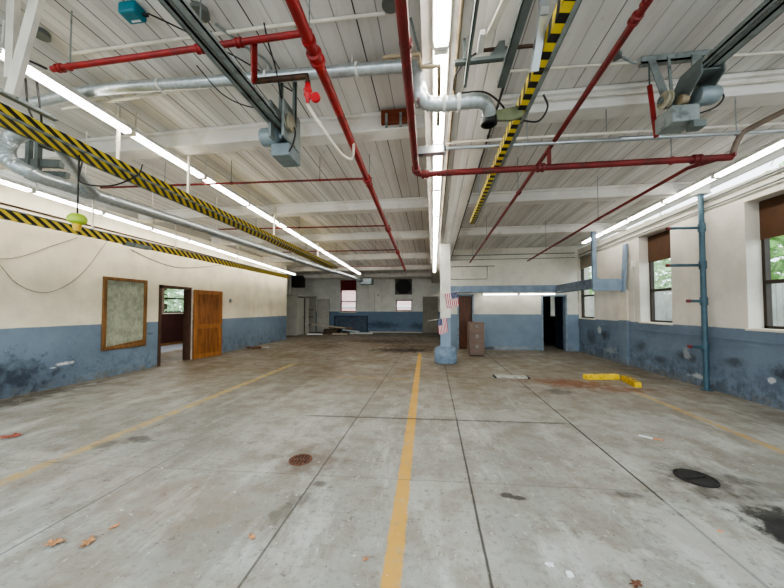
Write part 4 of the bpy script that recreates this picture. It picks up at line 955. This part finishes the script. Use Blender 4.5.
leaf('curled dry leaf lying on the joint at the lower left', -2.49, 1.71, .034, .4, M['leaf_dry'])
leaf('pale curled dry leaf right of the leaf on the joint', -2.27, 1.74, .032, 2.0, M['leaf_dry'])
leaf('small dry leaf just above the pair at the lower left', -2.25, 1.89, .018, 1.1, M['orange_chip'])
leaf('dark dry leaf scrap at the bottom edge right of centre', 1.12, 1.90, .024, .6, M['rust'])
leaf('dry leaf fragment near the bottom left of centre', -1.22, 1.93, .02, 2.6, M['leaf_dry'])
leaf('small dry leaf left of the yellow stripe at the bottom', -.42, 1.86, .014, .8, M['leaf_dry'])
leaf('small orange chip beside the long joint at right', 2.02-.05, 2.42, .014, .2, M['orange_chip'], 'paint_chip', 'chip', None, False)
leaf('left crumpled white paper scrap at the bottom right of centre', .69, 1.97, .022, .3, M['paper'], 'paper_scrap', 'paper', None, False)
leaf('right crumpled white paper scrap at the bottom right of centre', .78, 1.915, .021, 1.3, M['paper'], 'paper_scrap', 'paper', None, False)
leaf('flattened reddish rag on the floor at the left edge', -5.06, 3.02, .075, .9, M['rag'], 'rag', 'rag', None, False)
t = thing('paper_strip', 'bent white paper strip with orange end on the floor at right', 'paper', (2.55,4.02,0))
MB().bar((2.48,4.08,.012),(2.58,4.0,.012),.05,.008).build('white_end', M['paper'], t)
MB().bar((2.58,4.0,.01),(2.68,3.97,.012),.025,.008).build('orange_end', M['orange_chip'], t)
leaf('heap of brown dirt against the left wall beyond the office door', -6.95, 10.95, .22, .3, plain('brown_dirt', C(96,62,42), .9), 'dirt_heap', 'debris', None, False)
leaf('white scrap beside the dirt heap at the left wall', -6.62, 11.1, .13, .3, M['paper'], 'paper_scrap', 'paper', None, False)

# ------------------------------------------------------------------ outside
struct(MB().box(-40, 40, -30, Y0, -.25, -.02).box(XR+.35, 30, Y0, 45, -.25, -.1).box(-40, -9.6, 14.3, 45, -.25, -.1).box(-9.6, XR+.35, YF+.3, 45, -.25, -.1).box(-40, -13.0, Y0, 14.3, -.25, -.1).build('ground_outside', M['concrete_out']))
t = thing('plank_fence', 'weathered pale plank fence outside the right windows', 'fence', (8.6,12,-.1))
m = MB(); y = 5.5
while y < 24: m.box(8.6,8.63,y,y+.13,-.1,2.25+.04*random.random()); y += .145
m.build('planks', M['fence'], t)
MB().box(8.64,8.70,5.5,24,.4,.5).box(8.64,8.70,5.5,24,1.6,1.7).build('rail', M['fence'], t)
def tree(label, x, y, h, r, mat, nleaf=1500):
    t = thing('leafy_tree', label, 'tree', (x,y,-.1), 'trees outside the windows')
    MB().tube([(x,y,-.1),(x+.1,y,h*.35),(x,y+.1,h*.7)], .1, 8, True, [.14,.1,.05]).build('trunk', M['bark'], t, smooth=True)
    m = MB()
    for i in range(nleaf):
        while True:
            p = Vector((random.uniform(-1,1),random.uniform(-1,1),random.uniform(-1,1)))
            if .25 < p.length < 1: break
        c = Vector((x+p.x*r, y+p.y*r, h*.58+p.z*h*.46)); a = Vector((random.gauss(0,1),random.gauss(0,1),random.gauss(0,.6))).normalized()
        b = a.cross(Vector((random.gauss(0,1),random.gauss(0,1),random.gauss(0,1)))).normalized(); s = random.uniform(.12,.24)
        m.quad([c-a*s, c+b*s*.5, c+a*s, c-b*s*.5])
    m.build('foliage', mat, t)
tree('bright green tree behind the fence, seen in the nearest right window', 11.2, 9.8, 6.2, 2.2, M['leaf_a'], 2600)
tree('pale green tree behind the fence, seen in the middle right window', 11.4, 15.5, 6.0, 2.3, M['leaf_b'], 2200)
tree('green tree behind the fence, seen in the last right window', 11.2, 22.5, 6.0, 2.3, M['leaf_a'], 1600)
tree('pale green tree outside the office window', -16.5, 16.5, 5.5, 2.4, M['leaf_b'], 2200)
t = thing('brick_building', 'pale pink brick building outside the far windows', 'building', (-4,26,-.1))
MB().box(-14,5,26,27,-.1,7).build('wall', M['brick'], t)
MB().box(-14,5,25.9,26,1.7,1.85).box(-14,5,25.9,26,3.2,3.3).build('string_course', M['paper'], t)

# ------------------------------------------------------------------ light and camera
w = bpy.data.worlds.new('overcast_sky'); scene.world = w; w.use_nodes = True
bg = w.node_tree.nodes['Background']; bg.inputs[0].default_value = (.86,.95,1.,1); bg.inputs[1].default_value = 2.0
def area(name, loc, rot, sx, sy, power, col):
    l = bpy.data.lights.new(name, 'AREA'); l.shape = 'RECTANGLE'; l.size = sx; l.size_y = sy; l.energy = power; l.color = col
    o = bpy.data.objects.new(name, l); COL.objects.link(o); o.location = loc; o.rotation_euler = rot; return o
area('office_fill_light', (-9.6,10.5,2.88), (0,0,0), 1.2, 1.2, 45, (1,.97,.92))  # unseen area light added to brighten the office, no fixture there
cam = bpy.data.cameras.new('camera'); co = bpy.data.objects.new('camera', cam); COL.objects.link(co)
F = 300.; yaw = math.atan((433-392)/F); pit = math.atan(9/F)
co.location = (0,0,1.55); co.rotation_euler = (PI/2+pit, 0, yaw)
cam.sensor_width = 36; cam.lens = F/784*36; cam.shift_y = 6/784; cam.clip_start = .05; cam.clip_end = 200
scene.camera = co
scene.view_settings.view_transform = 'AgX'
scene.view_settings.look = 'AgX - Medium High Contrast'
scene.view_settings.exposure = .9
scene.cycles.max_bounces = 10; scene.cycles.diffuse_bounces = 6; scene.cycles.transparent_max_bounces = 16
scene.cycles.use_denoising = True
scene.cycles.sample_clamp_indirect = 6
